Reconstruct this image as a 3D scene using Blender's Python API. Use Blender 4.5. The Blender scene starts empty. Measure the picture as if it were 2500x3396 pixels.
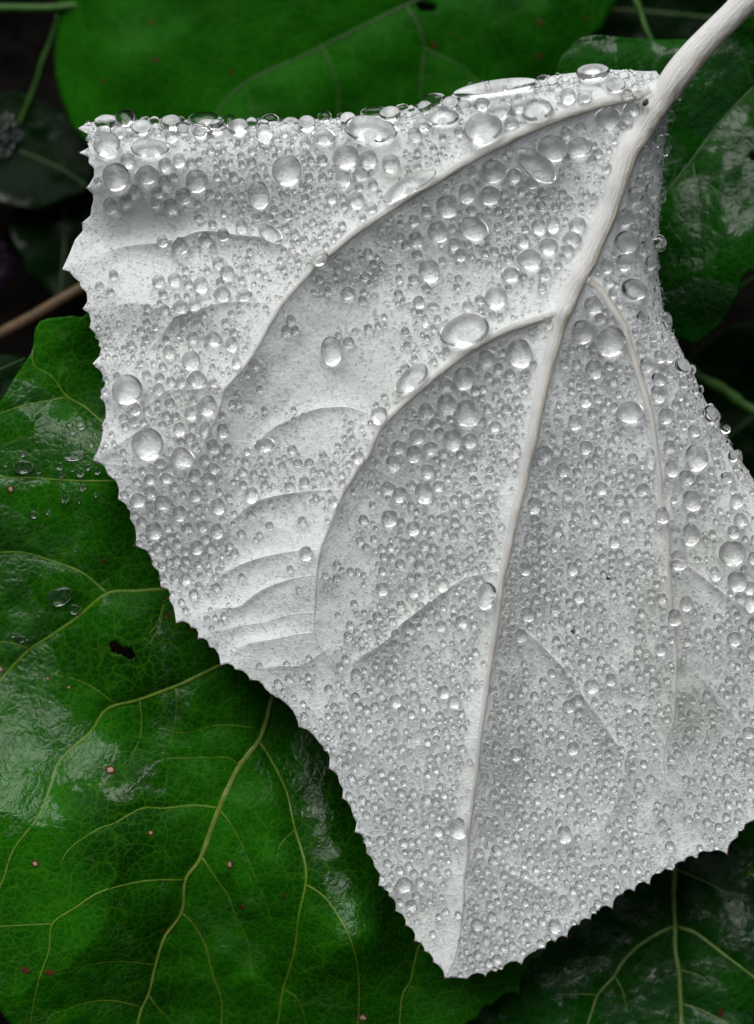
import bpy, math, random
import numpy as np
from mathutils import Vector, Matrix
from mathutils.geometry import delaunay_2d_cdt

random.seed(7)
rng = np.random.default_rng(11)
sc = bpy.context.scene

# ---------------------------------------------------------------- units
# Plan units: 1 unit = 0.04 mm.  u runs right, v runs down the leaf bank, z stands off it.
S = 4.0e-5
HC = 11500.0                     # camera stand-off in plan units (0.46 m)
TILT = math.radians(45)          # the leafy bank rises away from the viewer
M = Matrix.Rotation(TILT, 4, 'X')

# ---------------------------------------------------------------- camera
cd = bpy.data.cameras.new('camera')
cam = bpy.data.objects.new('camera', cd)
sc.collection.objects.link(cam)
cd.sensor_fit = 'HORIZONTAL'
cd.sensor_width = 36.0
cd.lens = 36.0 * HC / 2500.0
cd.clip_start = 0.02
cd.clip_end = 50.0
cd.dof.use_dof = True
cd.dof.focus_distance = (HC - 20) * S
cd.dof.aperture_fstop = 14.0
cam.matrix_world = M @ Matrix.Translation((0, 0, HC * S))
sc.camera = cam

# ---------------------------------------------------------------- sky and sun (soft overcast daylight)
SUN_EL, SUN_AZ = math.radians(79), math.radians(-60)      # azimuth from +Y, negative = left
world = bpy.data.worlds.new('World')
sc.world = world
world.use_nodes = True
wn, wl = world.node_tree.nodes, world.node_tree.links
bg = wn['Background']
sky = wn.new('ShaderNodeTexSky')
sky.sky_type = 'NISHITA'
sky.sun_disc = False
sky.sun_elevation = SUN_EL
sky.sun_rotation = SUN_AZ
sky.dust_density = 4.0
hs = wn.new('ShaderNodeHueSaturation')
hs.inputs['Saturation'].default_value = 0.22
wl.new(sky.outputs['Color'], hs.inputs['Color'])
wl.new(hs.outputs['Color'], bg.inputs['Color'])
bg.inputs['Strength'].default_value = 0.05
sl = bpy.data.lights.new('sun', 'SUN')
sl.energy = 3.2
sl.angle = math.radians(60)
sl.color = (1.0, 0.985, 0.96)
sun = bpy.data.objects.new('sun', sl)
sc.collection.objects.link(sun)
sdir = Vector((math.sin(SUN_AZ) * math.cos(SUN_EL), math.cos(SUN_AZ) * math.cos(SUN_EL), math.sin(SUN_EL)))
sun.rotation_euler = sdir.to_track_quat('Z', 'Y').to_euler()

sc.view_settings.view_transform = 'Standard'
sc.view_settings.look = 'None'
sc.view_settings.gamma = 1.0
sc.view_settings.use_curve_mapping = False
sc.view_settings.exposure = 0.03
sc.render.engine = 'CYCLES'
sc.cycles.max_bounces = 14
sc.cycles.transmission_bounces = 10
sc.cycles.transparent_max_bounces = 8
sc.cycles.caustics_refractive = True
sc.cycles.caustics_reflective = False
sc.cycles.blur_glossy = 0.4
sc.cycles.sample_clamp_indirect = 6.0
sc.cycles.use_denoising = True

# ---------------------------------------------------------------- helpers
COL = sc.collection


def P(u, v, z):
    """plan point -> local metres; (u, v) is where the point is seen, z its height off the bank"""
    f = (HC - z) / HC * S
    return np.stack([(np.asarray(u) - 1250.0) * f, (1698.0 - np.asarray(v)) * f, np.asarray(z) * S], -1)


def mesh_obj(name, verts, faces, mat, parent=None, smooth=True, uv=None):
    me = bpy.data.meshes.new(name)
    me.from_pydata([tuple(p) for p in verts], [], faces)
    if uv is not None:
        lay = me.uv_layers.new(name='UVMap')
        idx = np.empty(len(me.loops), dtype=np.int32)
        me.loops.foreach_get('vertex_index', idx)
        lay.data.foreach_set('uv', np.asarray(uv, dtype=np.float32)[idx].ravel())
    me.materials.append(mat)
    if smooth:
        me.polygons.foreach_set('use_smooth', [True] * len(me.polygons))
    o = bpy.data.objects.new(name, me)
    COL.objects.link(o)
    o.parent = parent
    return o


def tri_mesh(name, verts, tris, mat, parent=None):
    """numpy fast path"""
    me = bpy.data.meshes.new(name)
    me.vertices.add(len(verts))
    me.vertices.foreach_set('co', np.asarray(verts, dtype=np.float32).ravel())
    me.loops.add(tris.size)
    me.loops.foreach_set('vertex_index', tris.astype(np.int32).ravel())
    me.polygons.add(len(tris))
    me.polygons.foreach_set('loop_start', np.arange(0, tris.size, 3, dtype=np.int32))
    me.polygons.foreach_set('use_smooth', np.ones(len(tris), dtype=bool))
    me.update(calc_edges=True)
    me.materials.append(mat)
    o = bpy.data.objects.new(name, me)
    COL.objects.link(o)
    o.parent = parent
    return o


def thing(name, label, cat, group=None):
    o = bpy.data.objects.new(name, None)
    o.empty_display_size = 0.005
    COL.objects.link(o)
    return tag(o, label, cat, group)


def tag(o, label, cat, group=None, kind=None):
    o['label'] = label
    if cat:
        o['category'] = cat
    if group:
        o['group'] = group
    if kind:
        o['kind'] = kind
    return o


def resample(pts, step, smooth=False, closed=False):
    p = np.asarray(pts, float)
    if smooth and len(p) > 2:
        q = np.vstack([2 * p[0] - p[1], p, 2 * p[-1] - p[-2]])
        out = []
        for i in range(1, len(q) - 2):
            a, b, c, d = q[i - 1], q[i], q[i + 1], q[i + 2]
            for t in np.linspace(0, 1, 9)[:-1]:
                out.append(0.5 * ((2 * b) + (c - a) * t + (2 * a - 5 * b + 4 * c - d) * t * t + (3 * b - a - 3 * c + d) * t ** 3))
        out.append(p[-1])
        p = np.array(out)
    if closed:
        p = np.vstack([p, p[:1]])
    seg = np.linalg.norm(np.diff(p, axis=0), axis=1)
    s = np.concatenate([[0], np.cumsum(seg)])
    n = max(2, int(round(s[-1] / step)) + 1)
    t = np.linspace(0, s[-1], n)
    r = np.stack([np.interp(t, s, p[:, k]) for k in range(p.shape[1])], -1)
    return r[:-1] if closed else r


def inside(poly, u, v):
    u, v = np.asarray(u), np.asarray(v)
    r = np.zeros(u.shape, bool)
    a = np.asarray(poly)
    b = np.roll(a, -1, axis=0)
    for (x0, y0), (x1, y1) in zip(a, b):
        if y0 == y1:
            continue
        m = (y0 > v) != (y1 > v)
        if m.any():
            r[m] ^= u[m] < (x1 - x0) * (v[m] - y0) / (y1 - y0) + x0
    return r


def dist_poly(pl, u, v, reach=1e9):
    """distance to a polyline and position along it (0..1); far points get reach"""
    u = np.asarray(u, float); v = np.asarray(v, float)
    d = np.full(u.shape, float(reach)); tt = np.zeros(u.shape)
    lo, hi = pl.min(0)[:2] - reach, pl.max(0)[:2] + reach
    k = np.nonzero((u > lo[0]) & (u < hi[0]) & (v > lo[1]) & (v < hi[1]))[0]
    if len(k) == 0:
        return d, tt
    x, y = u[k], v[k]
    bd = np.full(len(k), float(reach) ** 2 if reach < 1e8 else 1e18); bt = np.zeros(len(k))
    n = len(pl) - 1
    for i in range(n):
        ax, ay = pl[i][0], pl[i][1]
        ex, ey = pl[i + 1][0] - ax, pl[i + 1][1] - ay
        L = ex * ex + ey * ey + 1e-9
        t = np.clip(((x - ax) * ex + (y - ay) * ey) / L, 0, 1)
        q = (x - ax - t * ex) ** 2 + (y - ay - t * ey) ** 2
        m = q < bd
        bd[m] = q[m]; bt[m] = (i + t[m]) / n
    d[k] = np.sqrt(bd); tt[k] = bt
    return d, tt


# cheap smooth value noise on the plan
class Noise2:
    def __init__(self, seed):
        self.g = np.random.default_rng(seed).random((256, 256)) * 2 - 1

    def __call__(self, u, v, wl):
        x, y = np.asarray(u) / wl + 100.3, np.asarray(v) / wl + 100.7
        i, j = np.floor(x).astype(int), np.floor(y).astype(int)
        fx, fy = x - i, y - j
        fx = fx * fx * (3 - 2 * fx); fy = fy * fy * (3 - 2 * fy)
        g = lambda a, b: self.g[a % 256, b % 256]
        return (g(i, j) * (1 - fx) + g(i + 1, j) * fx) * (1 - fy) + (g(i, j + 1) * (1 - fx) + g(i + 1, j + 1) * fx) * fy


N1, N2, N3 = Noise2(1), Noise2(2), Noise2(3)


def gauss(u, v, cx, cy, sx, sy, rot=0.0):
    c, s = math.cos(math.radians(rot)), math.sin(math.radians(rot))
    x, y = np.asarray(u) - cx, np.asarray(v) - cy
    a, b = x * c + y * s, -x * s + y * c
    return np.exp(-0.5 * ((a / sx) ** 2 + (b / sy) ** 2))


class Ridges:
    """height added by a net of veins: list of (polyline with half-width column, amplitude, reach)"""
    def __init__(self, veins, sign=1.0, p=3.0):
        self.v = veins; self.sign = sign; self.p = p

    def __call__(self, u, v):
        acc = np.zeros(np.shape(u))
        for pl, A, L in self.v:
            d, t = dist_poly(pl, u, v, reach=L * 5)
            w = np.interp(t, np.linspace(0, 1, len(pl)), pl[:, 2])
            fade = np.clip((1 - t) / 0.25, 0, 1)
            c = A * (0.25 + 0.75 * fade) * np.exp(-np.maximum(d - w * 0.8, 0) / L)
            if self.sign > 0:
                c = c + 0.55 * w * np.exp(-(d / (w + 3)) ** 2) * np.clip((w - 1.5) / 4, 0, 1)
            c[d >= L * 5 - 1e-6] = 0
            acc += c ** self.p
        return self.sign * acc ** (1 / self.p)


def normals(zf, u, v, h=4.0):
    zu = (zf(u + h, v) - zf(u - h, v)) / (2 * h)
    zv = (zf(u, v + h) - zf(u, v - h)) / (2 * h)
    n = np.stack([-zu, zv, np.ones_like(zu)], -1)
    return n / np.linalg.norm(n, axis=1, keepdims=True)


def blade(name, outline, zf, step, mat, parent, thick=6.0, holes=(), back=None, wet=()):
    ol = resample(outline, step, closed=True)
    lo, hi = ol.min(0), ol.max(0)
    uu, vv = np.meshgrid(np.arange(lo[0], hi[0], step), np.arange(lo[1], hi[1], step * 0.866))
    uu[1::2] += step / 2
    uu, vv = uu.ravel(), vv.ravel()
    k = inside(ol, uu, vv)
    uu, vv = uu[k], vv[k]
    d, _ = dist_poly(np.vstack([ol, ol[:1]]), uu, vv, reach=step * 2)
    k = d > step * 0.55
    uu, vv = uu[k], vv[k]
    pts = [Vector(p) for p in ol] + [Vector((a, b)) for a, b in zip(uu, vv)]
    co, _, fc, *_ = delaunay_2d_cdt(pts, [], [list(range(len(ol)))], 1, 1e-4)
    co = np.array([(p[0], p[1]) for p in co])
    tri = np.array([f for f in fc if len(f) == 3])
    for h in holes:
        c = co[tri].mean(1)
        tri = tri[~inside(h, c[:, 0], c[:, 1])]
    a = co[tri]
    cr = (a[:, 1, 0] - a[:, 0, 0]) * (a[:, 2, 1] - a[:, 0, 1]) - (a[:, 1, 1] - a[:, 0, 1]) * (a[:, 2, 0] - a[:, 0, 0])
    tri[cr > 0] = tri[cr > 0][:, ::-1]          # v runs down, so this turns faces towards +z
    ver = P(co[:, 0], co[:, 1], zf(co[:, 0], co[:, 1]))
    o = tri_mesh(name, ver, tri, mat, parent)
    if wet:
        w = np.zeros(len(co))
        for g_ in wet:
            w = np.maximum(w, gauss(co[:, 0], co[:, 1], *g_))
        o.data.attributes.new('wet', 'FLOAT', 'POINT').data.foreach_set('value', w.astype(np.float32))
    if back:
        o.data.materials.append(back)
    m = o.modifiers.new('thickness', 'SOLIDIFY')
    m.thickness = thick * S
    m.offset = -1
    m.use_rim = True
    if back:
        m.material_offset = 1
        m.material_offset_rim = 0
    return o


def tube(name, pl, zf, mat, parent, hf=0.7, lift=0.0, n=8, rs=1.0):
    """tapered vein lying on a surface; pl has columns u, v, half-width"""
    z = zf(pl[:, 0], pl[:, 1]) + lift
    C = P(pl[:, 0], pl[:, 1], z)
    T = np.gradient(C, axis=0)
    T /= np.linalg.norm(T, axis=1, keepdims=True) + 1e-12
    up = np.array([0, 0, 1.0])
    side = np.cross(T, up); side /= np.linalg.norm(side, axis=1, keepdims=True) + 1e-12
    nor = np.cross(side, T)
    V, UV = [], []
    s = np.concatenate([[0], np.cumsum(np.linalg.norm(np.diff(C, axis=0), axis=1))])
    for i in range(len(C)):
        r = pl[i, 2] * S * rs
        for k in range(n):
            a = 2 * math.pi * k / n
            V.append(C[i] + side[i] * (r * math.cos(a)) + nor[i] * (r * hf * math.sin(a)))
            UV.append((s[i] / S / 100.0, 0.5 + 0.5 * math.cos(a)))
    F = []
    for i in range(len(C) - 1):
        for k in range(n):
            a, b = i * n + k, i * n + (k + 1) % n
            F.append((a, a + n, b + n, b))
    F.append(tuple(range(n)))
    F.append(tuple(range((len(C) - 1) * n, len(C) * n))[::-1])
    return mesh_obj(name, V, F, mat, parent, uv=UV)


def vline(pts, w0, w1, step=14):
    """polyline with linear half-width taper"""
    p = resample(pts, step, smooth=True)
    w = np.linspace(w0, w1, len(p))[:, None]
    return np.hstack([p[:, :2], w])


# ---------------------------------------------------------------- materials
def new_mat(name):
    m = bpy.data.materials.new(name)
    m.use_nodes = True
    return m, m.node_tree.nodes, m.node_tree.links, m.node_tree.nodes['Principled BSDF']


class NT:
    def __init__(self, name):
        self.m, self.n, self.l, self.b = new_mat(name)
        self.tc = self.n.new('ShaderNodeTexCoord')

    def noise(self, wl_units, detail=4, rough=0.55, coord='Object', vec=None, dist=0.0):
        t = self.n.new('ShaderNodeTexNoise')
        t.inputs['Scale'].default_value = 1.0 / (wl_units * S) if vec is None else wl_units
        t.inputs['Detail'].default_value = detail
        t.inputs['Roughness'].default_value = rough
        t.inputs['Distortion'].default_value = dist
        self.l.new(vec if vec is not None else self.tc.outputs[coord], t.inputs['Vector'])
        return t.outputs['Fac']

    def voronoi(self, wl_units, feature='DISTANCE_TO_EDGE', vec=None):
        t = self.n.new('ShaderNodeTexVoronoi')
        t.feature = feature
        t.inputs['Scale'].default_value = 1.0 / (wl_units * S)
        self.l.new(vec if vec is not None else self.tc.outputs['Object'], t.inputs['Vector'])
        return t.outputs['Distance']

    def ramp(self, fac, stops):
        r = self.n.new('ShaderNodeValToRGB')
        e = r.color_ramp.elements
        while len(e) > len(stops):
            e.remove(e[-1])
        while len(e) < len(stops):
            e.new(0.5)
        for el, (p, c) in zip(e, stops):
            el.position = p
            el.color = (c, c, c, 1) if not isinstance(c, tuple) else (*c, 1)
        self.l.new(fac, r.inputs['Fac'])
        return r.outputs['Color']

    def math(self, op, a, b=0.0):
        q = self.n.new('ShaderNodeMath')
        q.operation = op
        for i, x in enumerate((a, b)):
            if isinstance(x, (int, float)):
                q.inputs[i].default_value = x
            else:
                self.l.new(x, q.inputs[i])
        return q.outputs[0]

    def mix(self, fac, a, b):
        q = self.n.new('ShaderNodeMix')
        q.data_type = 'RGBA'
        for sck, x in ((q.inputs[0], fac), (q.inputs[6], a), (q.inputs[7], b)):
            if isinstance(x, (int, float)):
                sck.default_value = x
            elif isinstance(x, tuple):
                sck.default_value = (*x, 1)
            else:
                self.l.new(x, sck)
        return q.outputs[2]

    def warp(self, wl_units, amp_units):
        t = self.n.new('ShaderNodeTexNoise')
        t.inputs['Scale'].default_value = 1.0 / (wl_units * S)
        self.l.new(self.tc.outputs['Object'], t.inputs['Vector'])
        a = self.n.new('ShaderNodeVectorMath'); a.operation = 'MULTIPLY_ADD'
        self.l.new(t.outputs['Color'], a.inputs[0])
        k = amp_units * S
        a.inputs[1].default_value = (k, k, k)
        self.l.new(self.tc.outputs['Object'], a.inputs[2])
        return a.outputs[0]

    def bump(self, height, dist_units, strength=1.0, prev=None):
        q = self.n.new('ShaderNodeBump')
        q.inputs['Distance'].default_value = dist_units * S
        q.inputs['Strength'].default_value = strength
        self.l.new(height, q.inputs['Height'])
        if prev is not None:
            self.l.new(prev, q.inputs['Normal'])
        return q.outputs['Normal']

    def set(self, **kw):
        for k, x in kw.items():
            i = self.b.inputs[k.replace('_', ' ')]
            if isinstance(x, (int, float)):
                i.default_value = x
            elif isinstance(x, tuple):
                i.default_value = (*x, 1)
            else:
                self.l.new(x, i)
        return self.m


# white felted underside
t = NT('white_felt')
c = t.mix(t.ramp(t.noise(330, 3), [(0.35, 0.0), (0.7, 1.0)]), (0.64, 0.675, 0.68), (0.54, 0.585, 0.575))
c = t.mix(t.ramp(t.noise(9, 4, 0.7), [(0.38, 0.0), (0.62, 1.0)]), c, (0.72, 0.75, 0.755))
c = t.mix(t.ramp(t.noise(18, 5, 0.8), [(0.55, 0.0), (0.70, 0.5)]), c, (0.38, 0.41, 0.40))
at = t.n.new('ShaderNodeAttribute'); at.attribute_name = 'wet'
damp = t.ramp(t.math('ADD', t.math('MULTIPLY', at.outputs['Fac'], 0.8), t.math('MULTIPLY', t.noise(60, 5, 0.6), 0.6)), [(0.5, 0.0), (0.85, 0.75)])
c = t.mix(damp, c, (0.50, 0.55, 0.525))
c = t.mix(t.ramp(t.noise(700, 4, 0.6), [(0.5, 0.0), (0.75, 0.35)]), c, (0.60, 0.62, 0.52))
net = t.ramp(t.voronoi(62, vec=t.warp(50, 45)), [(0.0, 1.0), (0.10, 0.0)])
b = t.bump(t.noise(7, 3, 0.7), 3.0, 0.9)
b = t.bump(t.noise(30, 4, 0.6), 8.0, 0.4, b)
b = t.bump(net, 3.0, 0.22, b)
FELT = t.set(Base_Color=c, Roughness=0.85, Normal=b, Sheen_Weight=0.15, Specular_IOR_Level=0.25)

# ribs of the white leaf: felted, with tan fibres showing on one flank
t = NT('white_rib')
mp = t.n.new('ShaderNodeMapping')
mp.inputs['Scale'].default_value = (1.6, 11.0, 1.0)
t.l.new(t.tc.outputs['UV'], mp.inputs['Vector'])
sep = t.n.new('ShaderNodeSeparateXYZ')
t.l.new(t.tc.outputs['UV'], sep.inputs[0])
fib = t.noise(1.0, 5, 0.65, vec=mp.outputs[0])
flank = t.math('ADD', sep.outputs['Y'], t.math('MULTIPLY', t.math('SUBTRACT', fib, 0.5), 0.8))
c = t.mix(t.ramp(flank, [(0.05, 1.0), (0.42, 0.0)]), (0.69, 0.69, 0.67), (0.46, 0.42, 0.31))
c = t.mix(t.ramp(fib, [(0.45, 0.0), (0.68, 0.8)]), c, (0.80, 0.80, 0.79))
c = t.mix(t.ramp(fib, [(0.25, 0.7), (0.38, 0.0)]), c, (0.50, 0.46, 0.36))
b = t.bump(fib, 10.0, 0.8)
b = t.bump(t.noise(7, 3, 0.7), 3.0, 0.4, b)
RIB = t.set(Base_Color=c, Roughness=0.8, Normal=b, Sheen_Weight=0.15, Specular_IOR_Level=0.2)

# side veins: bare felt, a little whiter
t = NT('white_side_vein')
c = t.mix(t.ramp(t.noise(9, 4, 0.7), [(0.38, 0.0), (0.62, 1.0)]), (0.68, 0.69, 0.68), (0.78, 0.79, 0.78))
RIB2 = t.set(Base_Color=c, Roughness=0.85, Normal=t.bump(t.noise(7, 3, 0.7), 3.0, 0.6), Sheen_Weight=0.15, Specular_IOR_Level=0.2)

# water
t = NT('water')
WATER = t.set(Base_Color=(1.0, 1.0, 1.0), Roughness=0.0, IOR=1.333, Transmission_Weight=1.0)
# water beads pierced by the leaf's felt hairs: slightly milky
t = NT('water_on_felt')
WATER_SOFT = t.set(Base_Color=(1.0, 1.0, 1.0), Roughness=0.2, IOR=1.333, Transmission_Weight=1.0)


def green_mat(name, dark, mid, line, net=36.0, wet_wl=260.0, wet_lo=0.5, wet_hi=0.56, spec=0.25, rough=0.38, bumpy=1.0, wet_bump=0.6, net_amt=0.75):
    t = NT(name)
    base = t.mix(t.ramp(t.noise(420, 4), [(0.36, 0.0), (0.64, 1.0)]), dark, mid)
    base = t.mix(t.ramp(t.noise(14, 3, 0.6), [(0.4, 0.0), (0.75, 0.5)]), base, tuple(x * 0.55 for x in dark))
    w = t.warp(60, 26)
    fine = t.voronoi(net, vec=w)
    coarse = t.voronoi(net * 4.2, vec=t.warp(150, 70))
    lf = t.ramp(fine, [(0.02, 1.0), (0.085, 0.0)])
    lc = t.ramp(coarse, [(0.006, 1.0), (0.022, 0.0)])
    net_f = t.math('MAXIMUM', t.math('MULTIPLY', lf, 0.62 * net_amt), t.math('MULTIPLY', lc, 0.8 * net_amt))
    col = t.mix(net_f, base, line)
    at = t.n.new('ShaderNodeAttribute'); at.attribute_name = 'wet'
    wet = t.ramp(t.math('ADD', t.noise(wet_wl, 8, 0.64, dist=0.4), t.math('MULTIPLY', at.outputs['Fac'], 0.22)), [(wet_lo, 0.0), (wet_hi, 1.0)])
    b = t.bump(t.ramp(fine, [(0.0, 0.0), (0.25, 1.0)]), 3.2, 0.3 * bumpy)
    b = t.bump(t.ramp(coarse, [(0.0, 0.0), (0.3, 1.0)]), 9.0, 0.22 * bumpy, b)
    b = t.bump(t.noise(26, 4, 0.6), 3.0, 0.35 * bumpy, b)
    cb = t.bump(t.noise(48, 5, 0.6, dist=0.6), 9.0, wet_bump)
    cb = t.bump(t.ramp(fine, [(0.0, 0.0), (0.2, 1.0)]), 2.5, 0.5 * wet_bump, cb)
    cb = t.bump(wet, 2.5, 0.9, cb)
    return t.set(Base_Color=col, Roughness=rough, Normal=b, Specular_IOR_Level=spec,
                 Coat_Weight=wet, Coat_Roughness=0.05, Coat_IOR=1.36, Coat_Normal=cb)


GREEN_A = green_mat('green_leaf_wet', (0.003, 0.033, 0.001), (0.010, 0.098, 0.002), (0.048, 0.155, 0.005), net=27, wet_lo=0.585, wet_hi=0.605, spec=0.03, net_amt=0.45, wet_bump=1.1)
GREEN_B = green_mat('green_leaf_dark', (0.002, 0.024, 0.0015), (0.005, 0.058, 0.002), (0.020, 0.090, 0.008), net=40, wet_lo=0.47, wet_hi=0.51, spec=0.03, bumpy=1.6, wet_bump=1.0, net_amt=0.25)
GREEN_C = green_mat('green_leaf_smooth', (0.003, 0.036, 0.001), (0.009, 0.090, 0.002), (0.035, 0.13, 0.008), net=60, wet_lo=0.66, wet_hi=0.74, spec=0.02, net_amt=0.18)
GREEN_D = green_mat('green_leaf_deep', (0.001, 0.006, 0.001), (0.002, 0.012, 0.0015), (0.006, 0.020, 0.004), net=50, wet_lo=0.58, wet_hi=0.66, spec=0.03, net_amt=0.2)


def plain(name, c0, c1, wl_u=30, rough=0.6, spec=0.3, bump=4.0, bs=0.4):
    t = NT(name)
    n = t.noise(wl_u, 5, 0.6)
    return t.set(Base_Color=t.mix(t.ramp(n, [(0.35, 0.0), (0.65, 1.0)]), c0, c1), Roughness=rough,
                 Specular_IOR_Level=spec, Normal=t.bump(n, bump, bs))


VEIN_A = plain('green_vein', (0.060, 0.130, 0.006), (0.11, 0.19, 0.012), 25, 0.4, 0.3)
VEIN_M = plain('green_midrib', (0.085, 0.15, 0.012), (0.15, 0.20, 0.03), 30, 0.45, 0.3)
VEIN_B = plain('dark_vein', (0.06, 0.13, 0.02), (0.12, 0.18, 0.04), 25, 0.4, 0.3)
VEIN_E = plain('dull_vein', (0.022, 0.060, 0.014), (0.045, 0.085, 0.03), 25, 0.4, 0.3)
VEIN_D = plain('deep_vein', (0.02, 0.055, 0.012), (0.035, 0.075, 0.018), 25, 0.45, 0.2)
GLAND = plain('red_gland', (0.10, 0.022, 0.015), (0.17, 0.05, 0.03), 6)
SPOT = plain('spot_rim', (0.035, 0.013, 0.006), (0.08, 0.03, 0.015), 8, 0.8, 0.05)
SPOTC = plain('spot_centre', (0.26, 0.18, 0.12), (0.42, 0.32, 0.24), 7, 0.8, 0.05)
SOIL = plain('dark_soil', (0.002, 0.0018, 0.0015), (0.010, 0.008, 0.007), 160, 0.85, 0.05, 40, 0.8)
STALK_R = plain('brown_stalk', (0.055, 0.040, 0.018), (0.10, 0.060, 0.030), 60, 0.5, 0.25)
STALK_G = plain('green_stalk', (0.020, 0.070, 0.008), (0.035, 0.11, 0.012), 40, 0.5, 0.25)
PURPLE = plain('purple_petal', (0.008, 0.002, 0.010), (0.02, 0.006, 0.022), 40, 0.5, 0.3)
MOSS = plain('dark_moss', (0.006, 0.012, 0.008), (0.03, 0.045, 0.035), 14, 0.5, 0.4, 8, 0.8)
SEED = plain('seed_coat', (0.012, 0.006, 0.005), (0.05, 0.022, 0.016), 8, 0.5, 0.4)
GREYHOLE = plain('grey_underlayer', (0.012, 0.014, 0.014), (0.03, 0.034, 0.034), 20, 0.6, 0.3)

# ---------------------------------------------------------------- ground
g = 24
gu = np.linspace(-9000, 11500, g * 5); gv = np.linspace(-9000, 12500, g * 5)
GU, GV = np.meshgrid(gu, gv)
gz = -1250 + 90 * N1(GU, GV, 700) + 40 * N2(GU, GV, 260)
V = np.stack([(GU - 1250) * S, (1698 - GV) * S, gz * S], -1).reshape(-1, 3)
nn = g * 5
F = [(i * nn + j, (i + 1) * nn + j, (i + 1) * nn + j + 1, i * nn + j + 1) for i in range(nn - 1) for j in range(nn - 1)]
gr = mesh_obj('ground', V, F, SOIL)
tag(gr, 'dark damp soil under the leaves', None, None, 'structure')

# ---------------------------------------------------------------- the white leaf
TOP_EDGE = [(2174, 235), (2154, 237), (2049, 232), (1984, 231), (1899, 242), (1844, 248), (1774, 268), (1701, 275), (1576, 282),
            (1536, 300), (1506, 328), (1476, 332), (1386, 355), (1276, 375), (1226, 378), (1151, 392), (1026, 397), (925, 402),
            (750, 410), (600, 404), (450, 400), (330, 402), (292, 407)]
LEFT_EDGE = [(260, 425), (295, 445), (290, 454), (297, 470), (290, 476), (296, 490), (262, 506), (295, 522), (294, 540), (312, 560),
             (312, 585), (288, 625), (308, 645), (310, 665), (304, 685), (300, 715), (272, 740), (275, 765), (249, 795), (235, 830),
             (222, 860), (206, 894), (230, 902), (247, 922), (265, 935), (267, 952), (287, 970), (290, 1000), (274, 1025), (295, 1040),
             (302, 1065), (297, 1087), (316, 1107), (320, 1120), (330, 1132), (327, 1145), (335, 1155), (331, 1180), (307, 1206),
             (335, 1232), (349, 1265), (345, 1295), (331, 1320), (347, 1335), (351, 1357), (350, 1385), (337, 1415), (342, 1428),
             (335, 1465), (322, 1500), (306, 1525), (345, 1545), (360, 1577), (385, 1595), (395, 1625), (392, 1655), (417, 1672),
             (433, 1698), (432, 1722), (450, 1750), (452, 1790), (447, 1810), (490, 1827), (504, 1855), (505, 1875), (527, 1895),
             (532, 1920), (532, 1945), (560, 1955), (564, 1975), (560, 1987), (575, 2010), (580, 2035), (584, 2067), (605, 2060), (625, 2067),
             (635, 2082), (650, 2084), (658, 2100), (656, 2120), (672, 2116), (688, 2126), (696, 2147), (712, 2150), (726, 2172), (732, 2207), (752, 2200), (772, 2207),
             (780, 2220), (805, 2225), (822, 2240), (830, 2255), (855, 2257), (872, 2270), (877, 2282), (900, 2303), (925, 2315), (948, 2332), (970, 2355),
             (984, 2381), (991, 2411), (1020, 2420), (1040, 2438), (1059, 2464), (1082, 2484), (1094, 2512), (1091, 2549), (1110, 2560), (1121, 2574), (1125, 2595), (1138, 2617),
             (1135, 2647), (1152, 2658), (1164, 2678), (1170, 2705), (1183, 2727), (1177, 2760), (1198, 2766), (1212, 2790), (1216, 2830), (1235, 2846), (1242, 2875),
             (1262, 2902), (1255, 2936), (1278, 2944), (1288, 2958), (1290, 2971), (1308, 2984), (1313, 3002), (1312, 3021), (1334, 3032), (1345, 3050), (1345, 3068), (1366, 3080), (1376, 3098), (1375, 3121),
             (1394, 3126), (1406, 3142), (1407, 3153), (1425, 3162), (1436, 3178), (1437, 3191), (1456, 3202), (1470, 3222), (1475, 3244)]
BOTTOM_EDGE = [(1505, 3242), (1550, 3246), (1562, 3233), (1582, 3227), (1602, 3230), (1610, 3238), (1618, 3224), (1632, 3218), (1645, 3222), (1653, 3214), (1665, 3213),
               (1674, 3200), (1690, 3190), (1712, 3188), (1730, 3198), (1738, 3178), (1756, 3164), (1785, 3147), (1807, 3146), (1812, 3126),
               (1826, 3117), (1842, 3123), (1850, 3109), (1865, 3103), (1880, 3108), (1884, 3088), (1896, 3072), (1910, 3064), (1920, 3068), (1926, 3052), (1940, 3045), (1957, 3049),
               (1962, 3032), (1972, 3022), (1986, 3020), (1994, 3007), (2012, 3004), (2031, 3013), (2034, 2990), (2044, 2972), (2064, 2966), (2072, 2952), (2088, 2948), (2104, 2956),
               (2108, 2940), (2118, 2928), (2136, 2924), (2154, 2933), (2158, 2910), (2170, 2898), (2191, 2896), (2200, 2884), (2214, 2880), (2231, 2888), (2237, 2868),
               (2250, 2858), (2269, 2856), (2276, 2844), (2292, 2838), (2311, 2846), (2316, 2830), (2332, 2822), (2354, 2826), (2372, 2819), (2392, 2822),
               (2411, 2833), (2416, 2804), (2428, 2788), (2446, 2776), (2448, 2758), (2466, 2751), (2470, 2734), (2494, 2723), (2540, 2700), (2610, 2560), (2660, 2350),
               (2680, 2100), (2660, 1900), (2610, 1740)]
RIGHT_EDGE = [(2540, 1640), (2500, 1592), (2469, 1545), (2424, 1478), (2374, 1378), (2339, 1330), (2304, 1250), (2274, 1195), (2249, 1140),
              (2229, 1095), (2204, 1045), (2194, 980), (2181, 900), (2183, 800), (2187, 700), (2195, 600), (2206, 450), (2219, 375), (2239, 315)]
W_OUT = TOP_EDGE + LEFT_EDGE + BOTTOM_EDGE + RIGHT_EDGE
TOP_P = resample(TOP_EDGE[::-1], 25)
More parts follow.
